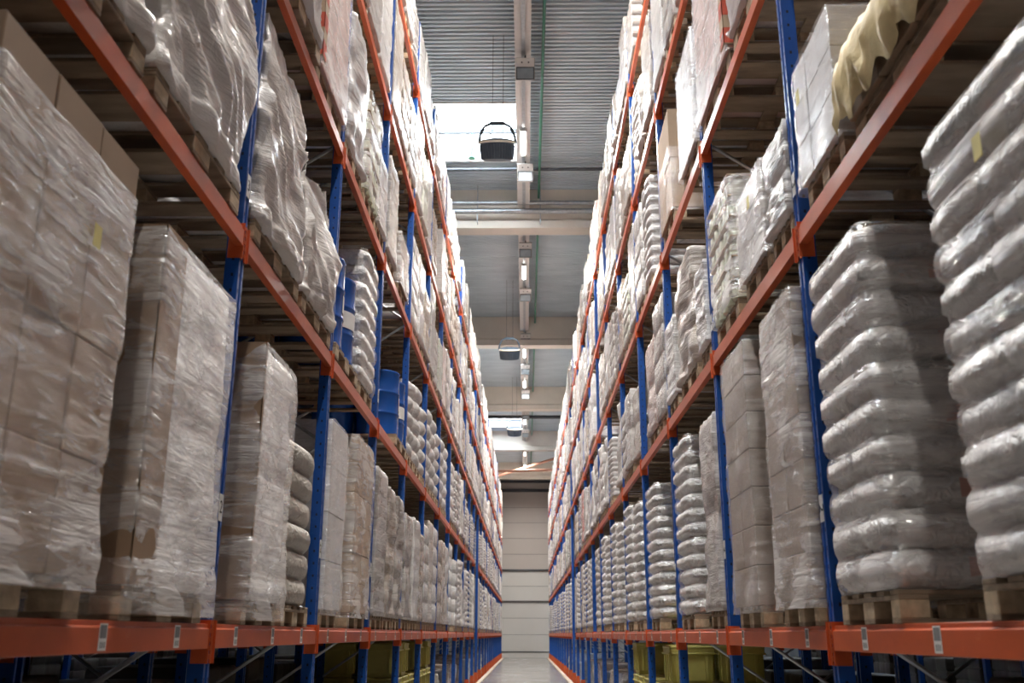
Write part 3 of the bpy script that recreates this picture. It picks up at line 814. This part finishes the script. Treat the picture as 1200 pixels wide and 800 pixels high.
for a, b_, t in ((14.1, 14.9, 5.3), (15.0, 15.9, 5.45), (16.0, 16.65, 5.3), (16.85, 17.7, 5.5), (17.75, 18.6, 5.5), (18.65, 19.4, 5.4), (19.65, 20.5, 5.5), (20.6, 21.4, 5.5)):
    hero('L', 2, a, b_, t, 'sack_stack', 'sack stack', 'bulging white bags under clear film', mesh=BAGS2, mdim=(.86, 1.4), color=WHT)
# ---- left rack, third level
hero('L', 3, 5.68, 7.0, 7.65, 'covered_load', 'covered load', 'grey goods under torn hanging white film', mesh=shroud_mesh(8, 1.32, H(3, 7.65), .05, .03), mdim=(1.32, H(3, 7.65)), color=(.60, .56, .54), over=.08)
h = H(3, 7.75); r = hero('L', 3, 7.08, 8.22, 7.75, 'carton_stack', 'carton stack', 'pinkish cartons with red corner tape', parts=carton_load((2, 2, 4), 1.14, 1.15, h, 'pink_carton', 'film', 1, 21) + [('corner_tape', edge_tape(1.14, h), None, 0, 'red corner tape')])
hero('L', 3, 8.45, 9.4, 7.6, 'wrapped_load', 'wrapped load', 'whitish creased load before jar stack', mesh=WRAPPED[2], mdim=(.84, 1.5), color=WHT)
JAR = jar_load(5, .86, 1.16, H(3, 7.36), 2)
hero('L', 3, 9.54, 10.4, 7.36, 'jar_stack', 'jar stack', 'pale green jars in layers under film', parts=JAR)
hero('L', 3, 10.45, 11.05, 7.1, 'wrapped_load', 'wrapped load', 'low whitish creased load', mesh=WRAPPED[0], mdim=(.84, 1.5), color=WHT)
h = H(3, 6.92); hero('L', 3, 12.4, 13.3, 6.92, 'carton_stack', 'carton stack', 'low grey cartons on pallet', parts=carton_load((2, 2, 2), .9, 1.15, h, 'grey_carton', 'film', 1, 23))
# ---- right rack, first level
h = H(1, 3.56); S11 = sack_load(11, h, .92, 1.16, ('blue',), 41, 'film')
r = hero('R', 1, 2.74, 3.66, 3.56, 'sack_stack', 'sack stack', 'white sacks with yellow sticker', parts=S11, over=.05)
mk('sticker', YST, r, (.045, -.12, 1.42), label='yellow sticker')
h = H(1, 3.58); hero('R', 1, 4.46, 5.30, 3.58, 'sack_stack', 'sack stack', 'white sacks with red print', parts=sack_load(10, h, .84, 1.16, ('red', 'blue'), 43, 'film'), over=.05)
h = H(1, 3.68); hero('R', 1, 5.65, 6.43, 3.68, 'carton_stack', 'carton stack', 'grey brown cartons in creased film', parts=carton_load((2, 2, 7), .78, 1.15, h, 'grey_carton', 'film', 1, 45), over=.06)
h = H(1, 3.74); hero('R', 1, 6.98, 7.76, 3.74, 'carton_stack', 'carton stack', 'brown cartons with bare near side', parts=carton_load((2, 2, 7), .78, 1.15, h, 'grey_carton', 'film_thin', 1, 46), over=.06)
hero('R', 1, 8.45, 9.12, 3.52, 'wrapped_load', 'wrapped load', 'narrow grey load behind upright', mesh=WRAPPED[1], mdim=(.84, 1.5), color=(.46, .41, .37))
S12 = sack_load(12, H(1, 3.62), .88, 1.16, (), 47); S12b = sack_load(12, H(1, 3.5), .88, 1.16, (), 49)
for a, b_, t, s_ in ((9.97, 10.85, 3.62, S12), (12.55, 13.43, 3.5, S12b), (14.35, 15.23, 3.45, S12b), (15.65, 16.53, 3.45, S12), (17.2, 18.08, 3.45, S12b), (18.3, 19.18, 3.4, S12), (19.8, 20.68, 3.4, S12b), (20.8, 21.68, 3.4, S12)):
    hero('R', 1, a, b_, t, 'sack_stack', 'sack stack', 'plump white sacks', parts=s_)
# ---- right rack, second level
h = H(2, 4.50); r = hero('R', 2, 3.22, 4.54, 4.50, 'carton_stack', 'carton stack', 'low cartons under crumpled yellow paper', parts=carton_load((2, 3, 1), 1.3, 1.15, h, 'kraft_pale', None, 1, 51), over=.0)
pv = MB(); nn = 40; vs = []
for i in range(nn+1):
    y = -.68+1.36*i/nn
    for q in range(9):
        t = q/8; wv = .035*noise.noise(Vector((i*.32, q*.6, 3))) + .02*noise.noise(Vector((i*.9, q*1.4, 7)))
        if q < 2: vs.append((-.42+.36*q, y, h+.025+wv))
        else: t = (q-2)/6; vs.append((.03+.045*math.sin(t*2.6)+wv, y, h+.02 - t*(h+.06+.04*math.sin(i*.8)+.03*noise.noise(Vector((i*.5, 0, 9))))))
pv.add(vs, [(i*9+q, i*9+q+1, (i+1)*9+q+1, (i+1)*9+q) for i in range(nn) for q in range(8)])
mk('paper_cover', pv.mesh('paper_cover', [M['kraft_sheet']], smooth='all'), r, label='crumpled yellow paper')
h = H(2, 4.92); r = hero('R', 2, 4.60, 5.30, 4.92, 'carton_stack', 'carton stack', 'white cartons wrapped in film', parts=carton_load((2, 3, 3), .70, 1.15, h, 'white_carton', 'film_thin', 1, 52))
mk('sticker', YST, r, (.03, .18, .5), label='yellow sticker')
hero('R', 2, 5.62, 6.14, 4.80, 'wrapped_load', 'wrapped load', 'low silvery creased load', mesh=WRAPPED[1], mdim=(.84, 1.5), color=WHT)
h = H(2, 4.82); r = hero('R', 2, 6.2, 6.98, 4.82, 'carton_stack', 'carton stack', 'white cartons with yellow sticker', parts=carton_load((2, 2, 3), .78, 1.15, h, 'white_carton', 'film', 1, 53))
mk('sticker', YST, r, (.03, -.1, .45), label='yellow sticker')
h = H(2, 5.2); hero('R', 2, 7.24, 8.14, 5.2, 'jar_stack', 'jar stack', 'pale jars in layers under film', parts=jar_load(6, .9, 1.16, h, 4))
hero('R', 2, 8.45, 8.92, 4.95, 'wrapped_load', 'wrapped load', 'small whitish creased load', mesh=WRAPPED[3], mdim=(.84, 1.5), color=WHT)
hero('R', 2, 9.12, 10.16, 5.35, 'wrapped_load', 'wrapped load', 'rounded beige load in film', mesh=WRAPPED[2], mdim=(.84, 1.5), color=BGE)
hero('R', 2, 10.38, 11.02, 5.05, 'wrapped_load', 'wrapped load', 'whitish creased load', mesh=WRAPPED[0], mdim=(.84, 1.5), color=WHT)
# ---- right rack, third level
hero('R', 3, 5.68, 6.85, 7.4, 'wrapped_load', 'wrapped load', 'whitish load in creased film', mesh=WRAPPED[3], mdim=(.84, 1.5), color=(.60, .50, .47))
h = H(3, 7.75); hero('R', 3, 6.95, 8.26, 7.75, 'carton_stack', 'carton stack', 'pinkish cartons with red corner tape', parts=carton_load((2, 3, 4), 1.31, 1.15, h, 'pink_carton', 'film', 1, 55) + [('corner_tape', edge_tape(1.31, h), None, 0, 'red corner tape')])
h = H(3, 7.42); hero('R', 3, 8.47, 9.4, 7.42, 'carton_stack', 'carton stack', 'white cartons in shiny film', parts=carton_load((2, 2, 3), .93, 1.15, h, 'white_carton', 'film', 1, 56))
h = H(3, 7.42); hero('R', 3, 10.05, 10.95, 7.42, 'carton_stack', 'carton stack', 'tall plain brown cartons', parts=carton_load((2, 2, 2), .9, 1.15, h, 'kraft_pale', 'film_thin', .6, 57))
# red load far down the right rack, blue loads far down the left
hero('R', 2, 28.1, 28.92, 5.6, 'wrapped_load', 'wrapped load', 'red load in clear film', mesh=WRAPPED[0], mdim=(.84, 1.5), color=(.55, .10, .07))
for l, t in ((4, 9.7), (5, 11.6)): hero('L', l, 58.9, 60.5, t, 'wrapped_load', 'wrapped load', 'blue wrapped load', mesh=WRAPPED[0], mdim=(.84, 1.5), color=(.02, .16, .55))

# ---- everything further along
rnd = random.Random(11)
HT = {1: (1.5, 1.78), 2: (1.0, 1.55), 3: (1.05, 1.6), 4: (1.0, 1.6), 5: (.85, 1.35)}
DIST = {('L', 1): dict(w=.55, s=.38, c=.07), ('R', 1): dict(w=.12, s=.86, c=.02), ('L', 2): dict(w=.3, s=.6, c=.1), ('R', 2): dict(w=.8, s=.1, c=.1)}
SIZE = {'covered_load': 1.4, 'sack_stack': 1.6, 'wrapped_load': 1.5}
jobs = []
for s in 'LR':
    for l in range(1, 6):
        for k in range(0, NB):
            if not has_level(k, l): continue
            if k < {1: 1, 2: 1, 3: 1, 4: 1, 5: 2}[l]: continue
            for q in range(3):
                yc = UY(k)+.52+.88*q+rnd.uniform(-.02, .02); wd = rnd.uniform(.74, .81)
                y0, y1 = yc-wd/2, yc+wd/2
                t = rnd.random(); v1 = rnd.random(); hh = rnd.uniform(*HT[l]); cc = rnd.random(); sk = rnd.random(); jt = rnd.uniform(-.02, .03)
                if any(y0 < b_ and y1 > a for a, b_ in done.get((s, l), [])): continue
                if (s, l) == ('R', 1) and y0 < 22 or (s, l) == ('L', 1) and y0 < 16.7 or (s, l) == ('L', 2) and y0 < 21.5 or (s, l) == ('R', 2) and y0 < 11: continue
                if sk < .05: continue
                dd = DIST.get((s, l), dict(w=.74, s=.10, c=.16))
                typ = ('carton_stack' if v1 > .5 else 'wrapped_load') if t < dd['w'] else 'sack_stack' if t < dd['w']+dd['s'] else 'covered_load'
                jobs.append((s, l, y0, y1, TOP[l]+.147+hh, typ, v1, cc, jt))
CN = [('silver grey', GREY), ('whitish', WHT), ('beige', BGE), ('brown', BRN), ('pinkish', PNK), ('pale green', GRN)]
for (s, l, y0, y1, zt, typ, v1, cc, jt) in jobs:
    if typ in ('wrapped_load', 'carton_stack'):
        ci = 0 if cc < .34 else 1 if cc < .66 else 2 if cc < .82 else 3 if cc < .9 else 4 if cc < .95 else 5
        me = WRAPPED[int(v1*4)] if typ == 'wrapped_load' else CARTFAR[int(cc*1000) % 3]; dm = (.84, 1.5); adj = '%s film wrapped %s' % (CN[ci][0], 'load' if typ == 'wrapped_load' else 'carton stack'); col = shade(CN[ci][1], rnd)
    elif typ == 'sack_stack':
        me = SACKFAR[int(v1*3)]; dm = (.86, 1.6); adj = 'white sack stack'; col = shade(WHT, rnd, .06)
    else:
        me = SHROUD_FAR[int(v1*2)]; dm = (.86, 1.4); adj = 'load under white plastic cover'; col = shade((.68, .66, .63), rnd, .06)
    if typ == 'covered_load': y0 += .03; y1 -= .03
    place(s, l, y0, y1, zt, typ, typ.replace('_', ' '), adj, mesh=me, mdim=dm, color=col, over=.012+jt*.8)
# ---- rear rows of both racks: goods seen through the gaps
for s in 'LR':
    for l in (1, 2, 3):
        for k in range(0, 5 if l > 1 else 4):
            for q in range(3):
                yc = UY(k)+.52+.88*q; hh = rnd.uniform(.9, 1.4)
                if rnd.random() < .12: continue
                place(s, l, yc-.41, yc+.41, TOP[l]+.147+hh, 'carton_stack', 'carton stack', '%s cartons in film' % ('brown' if q % 2 else 'grey'), mesh=CARTFAR[(q+k) % 3], mdim=(.84, 1.5), color=shade(BRN if q % 2 else GREY, rnd), row=1)

# ------------------------------------------------------------------ floor level
def bin_mesh():
    m = MB(); w, d, h, t = .56, .52, .42, .02
    def ring(z0, z1, e0, e1): 
        m.prism([(-d/2-e0, -w/2-e0), (d/2+e0, -w/2-e0), (d/2+e0, w/2+e0), (-d/2-e0, w/2+e0)], 2, z0, z1)
    ring(0, .05, -.03, 0); ring(.05, h-.07, -.015, 0); ring(h-.07, h-.05, .02, 0); ring(h-.05, h, .005, 0)
    for y in (-.2, 0, .2): m.box((d/2-.02, y-.02, .05), (d/2+.005, y+.02, h-.07)); m.box((-d/2-.005, y-.02, .05), (-d/2+.02, y+.02, h-.07))
    for x in (-.17, .17): m.box((x-.02, w/2-.02, .05), (x+.02, w/2+.005, h-.07)); m.box((x-.02, -w/2-.005, .05), (x+.02, -w/2+.02, h-.07))
    return m.mesh('plastic_bin', [M['yellow_plastic']], bevel=.004)
def bin_body():
    me = bin_mesh(); l = MB(); l.box((-.27, -.29, .42), (.27, .29, .445)); l.box((-.24, -.26, .445), (.24, .26, .455))
    return me, l.mesh('bin_lid', [M['yellow_plastic']], bevel=.006)
BIN = bin_body()
def bin_stack(side, x, y, n, note):
    for i in range(n):
        r = mk('storage_bin', None, None, (x, y, .147+i*.46)); mk('body', BIN[0], r); mk('lid', BIN[1], r)
        tag(r, 'yellow plastic bin, %s of its stack, %s' % (('lowest', 'second', 'third', 'topmost')[i] if i < n-1 else 'topmost', note), 'bin', 'yellow plastic bins at floor level')
for s in 'LR':
    x0 = front_x(s); d = sgn(s); sw = 'left' if s == 'L' else 'right'
    ys = (14.45, 15.2, 15.95, 17.25, 18.0, 18.75) if s == 'L' else (11.7, 12.5, 13.3, 14.6, 15.4, 16.1)
    for i, y in enumerate(ys):
        for j in range(2):
            n = (3, 3, 2, 3, 2, 3)[i] if s == 'L' else (2, 3, 2, 2, 2, 3)[i]
            add_pallet_y = None
            bin_stack(s, x0 - d*(.31+.59*j), y, n if j == 0 else n, '%s row, %s pile from camera, under %s rack' % ('front' if j == 0 else 'back', ORD[i+1], sw))
    # one floor pallet under each group of piles
    for i, y in enumerate(ys):
        add_pallet(s, 0, y-.34, y+.34, 'yellow bins %s pile on the floor under %s rack' % (ORD[i+1], sw), 0, -.1)
    for i, (k, q) in enumerate(((0, 0), (0, 2), (1, 1), (2, 0), (5, 0), (5, 2), (6, 1), (7, 0), (7, 2), (8, 1), (9, 0), (10, 2), (12, 1), (13, 0), (13, 2), (14, 1), (15, 2), (16, 1), (17, 0), (18, 2), (19, 1))):
        if s == 'L' and k == 5: k = 3
        y = UY(k)+.52+.88*q
        col = (GREY, BRN, WHT, GRN, (.10, .25, .18), (.25, .35, .5))[int(rnd.random()*6)]
        place(s, 0, y-.38, y+.38, rnd.uniform(.8, 1.15), 'wrapped_load', 'wrapped load', 'low load on floor', mesh=WRAPPED[i % 4], mdim=(.84, 1.5), color=col, over=-.08)

for s in 'LR':  # cartons added behind the racks, coloured dark to stand for the shade there
    for k in range(0, 9):
        for q in range(2):
            y = UY(k)+.72+1.34*q
            place(s, 0, y-.5, y+.5, rnd.uniform(1.2, 1.7), 'carton_stack', 'carton stack', 'added cartons in painted shade', mesh=SHADECART[(k+q) % 3], mdim=(.84, 1.5), color=(.05, .045, .045) if (k+q) % 7 else (.2, .16, .05), row=2)
            place(s, 0, y-.5, y+.5, rnd.uniform(1.0, 1.4), 'carton_stack', 'carton stack', 'added cartons in painted shade', mesh=SHADECART[(k+q) % 3], mdim=(.84, 1.5), color=(.05, .045, .045) if (k+q) % 3 else (.12, .09, .06), row=1)
# yellow and black end guards at the mouth of the cross passage
for s in 'LR':
    d = sgn(s); x = front_x(s); y = UY(PASS_BAY)+.22
    r = mk('guard_rail', None, None, (x, y, 0), rzof(s))
    m = MB()
    for i in range(10): m.prism([(-.11*i, .14), (-.11*i, .34), (-.11*(i+1), .34), (-.11*(i+1), .14)], 1, -.03, .03, i % 2)
    mk('striped_bar', m.mesh('striped_bar', [M['yellow_plastic'], M['ink']]), r, label='yellow and black striped bar')
    for a in (-.1, -1.0):
        m = MB(); m.box((a-.03, -.028, 0), (a+.03, .028, .139)); mk('foot', m.mesh('foot', [M['yellow_plastic']]), r)
    tag(r, 'low yellow and black striped guard at the cross passage, %s rack' % ('left' if s == 'L' else 'right'), 'guard rail', 'striped guards at the cross passage')
# ------------------------------------------------------------------ instantiate pallets
pallet_jobs.sort(key=lambda j: j[0])
for i, (dist, loc, rz, sy, wt) in enumerate(pallet_jobs[:300]):
    if i < 44:
        r = mk('wooden_pallet', None, None, loc, rz)
        for nm, me in PAL_PARTS: mk(nm, me, r)
    else: r = mk('wooden_pallet', PAL_ONE, None, loc, rz)
    r.scale = (.93, sy, 1)
    tag(r, ('wooden pallet under load, ' + wt) if 'bins' not in wt else 'wooden pallet under ' + wt, 'pallet', 'wooden pallets in the racks')
if pallet_jobs[300:]:
    o = mk('wooden_pallets', merged('wooden_pallets', PAL_ONE, [(j[1], j[2], (.93, j[3], 1)) for j in pallet_jobs[300:]], [M['wood'], M['wood_lit']]))
    tag(o, 'remaining wooden pallets far down both racks', 'pallets', None, 'stuff')

# ================================================================== under the roof
TX = -0.05; TZ = 13.25
t = mk('lighting_trunk', None, None, (TX, 0, TZ))
m = MB(); m.prism([(-.17, .0), (-.17, .30), (-.155, .30), (-.155, .012), (.155, .012), (.155, .30), (.17, .30), (.17, 0)], 1, Y0+1, 75.5); mk('tray', m.mesh('tray', [M['tray']]), t)
m = MB(); m.box((-.03, Y0+1, -.05), (.05, 75.5, -.002)); mk('rail', m.mesh('rail', [M['galv']]), t)
y = 3.0
m = MB()
m.tube((0, 0, .30), (0, 0, ROOF_Z-TZ-.01), .008, 6); HANG = m.mesh('hanger', [M['galv']])
while y < 75:
    mk('hanger', HANG, t, (0, y, 0)); y += 3.87
tag(t, 'white lighting trunk running along the roof above the aisle', 'lighting trunk')
em, ent, eb = new_mat('lit_tube'); eb.inputs['Emission Color'].default_value = (1, .96, .88, 1); eb.inputs['Emission Strength'].default_value = 14.0
m = MB(); m.box((-.09, -.62, .0), (.09, .62, .05)); LHOUS = m.mesh('lamp_housing', [M['tray']], bevel=.006)
m = MB(); m.box((-.045, -.58, -.04), (.045, .58, -.001)); LTUBE = m.mesh('lamp_tube', [em], bevel=.012)
def tube_lamp(x, y, z, power, label, grp):
    r = mk('strip_light', None, None, (x, y, z)); mk('housing', LHOUS, r); mk('tube', LTUBE, r, label='glowing tube')
    la = bpy.data.lights.new('strip_lamp', 'AREA'); la.shape = 'RECTANGLE'; la.size = .14; la.size_y = 1.2; la.energy = power; la.color = LAMP_COL; la.spread = LAMP_SPREAD
    lo = bpy.data.objects.new('strip_lamp', la); COL.objects.link(lo); lo.parent = r; lo.location = (0, 0, -.06)
    tag(r, label, 'strip light', grp)
for i, y in enumerate((-4.5, 4.8, 12.0, 21.65, 30.6, 40.4, 45.8, 54.5, 64.8, 69.8)):
    tube_lamp(TX, y, TZ-.105, LAMP_W*(.62 if i < 2 else .9 if i == 2 else 1.0), 'lit strip light under the trunk, %s along the aisle' % ORD[i+1], 'strip lights on the trunk')
for s in (-1, 1):  # unseen lamps, added to lift the ambient light under the shelves
    for i in range(6): tube_lamp(s*6.6, 2+13*i, ROOF_Z-.055, SIDE_FILL_W, 'added unseen strip light over the aisle beyond the %s rack, %s along' % ('left' if s < 0 else 'right', ORD[i+1]), 'added strip lights over the next aisles')
# floodlights on the trunk
fh = MB(); fh.box((-.20, -.02, -.22), (.20, .16, .24)); FH = fh.mesh('flood_housing', [M['tray']], bevel=.012)
fl = MB(); fl.box((-.19, -.045, -.20), (.19, -.021, .06), 0); fl.box((-.165, -.050, -.175), (.165, -.046, .035), 1); FL = fl.mesh('flood_lens', [M['dark_metal'], M['glass_dim']])
fs = MB()
for x in (-.07, .07): fs.tube((x, -.026, .15), (x, -.02, .15), .018, 8)
FS = []
for x in (-.07, .07):
    q = MB(); q.tube((x, -.03, .15), (x, -.019, .15), .018, 8); FS.append(q.mesh('gland', [M['cable']]))
fb_ = MB(); fb_.tube((0, .10, .23), (0, .15, .29), .016, 8); FB = fb_.mesh('bracket', [M['dark_metal']])
for i, y in enumerate((8.6, 13.6, 18.4, 23.3, 28.7, 32.95, 38.4, 43.2, 48, 53, 58, 63)):
    r = mk('floodlight', None, None, (TX+.05, y*.977, TZ-.36)); mk('housing', FH, r); mk('lens', FL, r, label='dark framed lens'); mk('bracket', FB, r)
    for q in FS: mk('gland', q, r)
    r.rotation_euler.x = .55
    tag(r, 'square white floodlight under the lighting trunk, %s along the aisle' % ORD[i+1], 'floodlight', 'floodlights on the trunk')
# green sprinkler main and cross pipes
m = MB(); m.tube((.38, Y0+1, 13.6), (.38, 75.8, 13.6), .035, 10); o = mk('sprinkler_pipe', m.mesh('sprinkler_pipe', [M['green_pipe']], smooth=True)); tag(o, 'green pipe running along the roof beside the trunk', 'pipe')
for i, (xa, xb, y, z, r_, mt, lb) in enumerate(((-8, 8, 24.0, 13.62, .045, 'dark_metal', 'dark cross pipe just below the nearest rooflight'), (-8, 8, 25.45, 13.30, .06, 'galv', 'upper galvanised pipe along the cream girder'), (-8, 8, 25.45, 13.05, .075, 'galv', 'lower galvanised pipe along the cream girder'), (-8, 8, 53.5, 13.2, .10, 'dark_metal', 'dark cross pipe far down the roof'))):
    m = MB(); m.tube((xa, y, z), (xb, y, z), r_, 10); o = mk('cross_pipe', m.mesh('cross_pipe', [M[mt]], smooth=True)); tag(o, lb, 'pipe')
for x in (-1.35, .42):
    m = MB(); m.tube((x, 25.45, 12.75), (x, 25.45, 13.84), .014, 6); m.tube((x, 25.45, 12.75), (x, 25.69, 12.75), .014, 6)
    o = mk('pipe_hanger', m.mesh('pipe_hanger', [M['galv']])); tag(o, 'thin steel rod hanging the girder pipes, %s the trunk' % ('west of' if x < 0 else 'beside'), 'pipe hanger')
# round ribbed fan heaters hung in the aisle
def unit_meshes():
    n = 36; m = MB(); R = .36
    prof = [(.20, -.27), (.30, -.27), (.315, -.25), (.345, .02), (.36, .05), (.36, .10), (.33, .13), (.18, .16), (.05, .165)]
    m.lathe(prof, n)
    for i in range(n):
        a = 2*PI*i/n; c_, s_ = math.cos(a), math.sin(a); v = Vector((c_, s_, 0)); tt = Vector((-s_, c_, 0))*.007
        A = v*.30 + Vector((0, 0, -.26)); B = v*.330 + Vector((0, 0, -.255)); C = v*.362 + Vector((0, 0, .02)); D = v*.34 + Vector((0, 0, .03))
        vs = [p+tt for p in (A, B, C, D)] + [p-tt for p in (A, B, C, D)]
        m.add(vs, [(0, 1, 2, 3), (7, 6, 5, 4), (0, 4, 5, 1), (1, 5, 6, 2), (2, 6, 7, 3), (3, 7, 4, 0)])
    body = m.mesh('fan_body', [M['hazed_black_plastic']], smooth=True)
    b = MB(); b.lathe([(.364, .055), (.372, .06), (.372, .095), (.364, .10)], n); band = b.mesh('fan_band', [M['cream_band']], smooth=True)
    y = MB(); pts = [(-.37, .06), (-.35, .22), (-.27, .40), (-.14, .46), (.14, .46), (.27, .40), (.35, .22), (.37, .06)]
    for p, q in zip(pts[:-1], pts[1:]): y.tube((p[0], 0, p[1]), (q[0], 0, q[1]), .028, 8)
    y.box((-.15, -.07, .43), (.15, .07, .50)); yoke = y.mesh('fan_yoke', [M['hazed_black_plastic']], smooth=True)
    r = MB(); r.tube((0, .18, .44), (0, .18, ROOF_Z-11.12), .005, 6); rod = r.mesh('suspension_rod', [M['dark_metal']])
    return body, band, yoke, rod
UN = unit_meshes()
for i, (x, y, z) in enumerate(((-.57, 18, 11.13), (-.56, 33, 11.1), (-.54, 47, 11.15))):
    r = mk('fan_heater', None, None, (x, y, z)); r.rotation_euler.x = .38; mk('body', UN[0], r); mk('band', UN[1], r, label='cream band'); mk('yoke', UN[2], r)
    for a in (-.11, .11): q = mk('suspension_rod', UN[3], r, (a, 0, 0)); q.rotation_euler.x = -.38; q.location = (a, .0, .0)
    tag(r, 'black round ribbed fan heater hanging in the aisle, %s from camera' % ORD[i+1], 'fan heater', 'fan heaters hung over the aisle')
# sprinkler drop below the rooflight
m = MB(); m.tube((-1.35, 22.37, 13.2), (-1.35, 22.37, ROOF_Z-.035), .03, 8); m.lathe([(.02, -.1), (.09, -.09), (.09, -.07), (.03, 0)], 12, c=(-1.35, 22.37, 13.2))
o = mk('sprinkler', m.mesh('sprinkler', [M['green_pipe']], smooth=True)); tag(o, 'green sprinkler drop hanging below the nearest rooflight', 'sprinkler')
# reddish wind braces near the end wall
for i, (p, q) in enumerate((((-7.5, 66, 10.15), (4.0, 66, 13.66)), ((-13.5, 64, 11.55), (13.5, 64, 12.25)))):
    m = MB(); m.tube(p, q, .09, 10); o = mk('wind_brace', m.mesh('wind_brace', [M['rust_red']], smooth=True)); tag(o, ('slanting' if i == 0 else 'level') + ' reddish steel tube high before the end wall', 'steel brace')
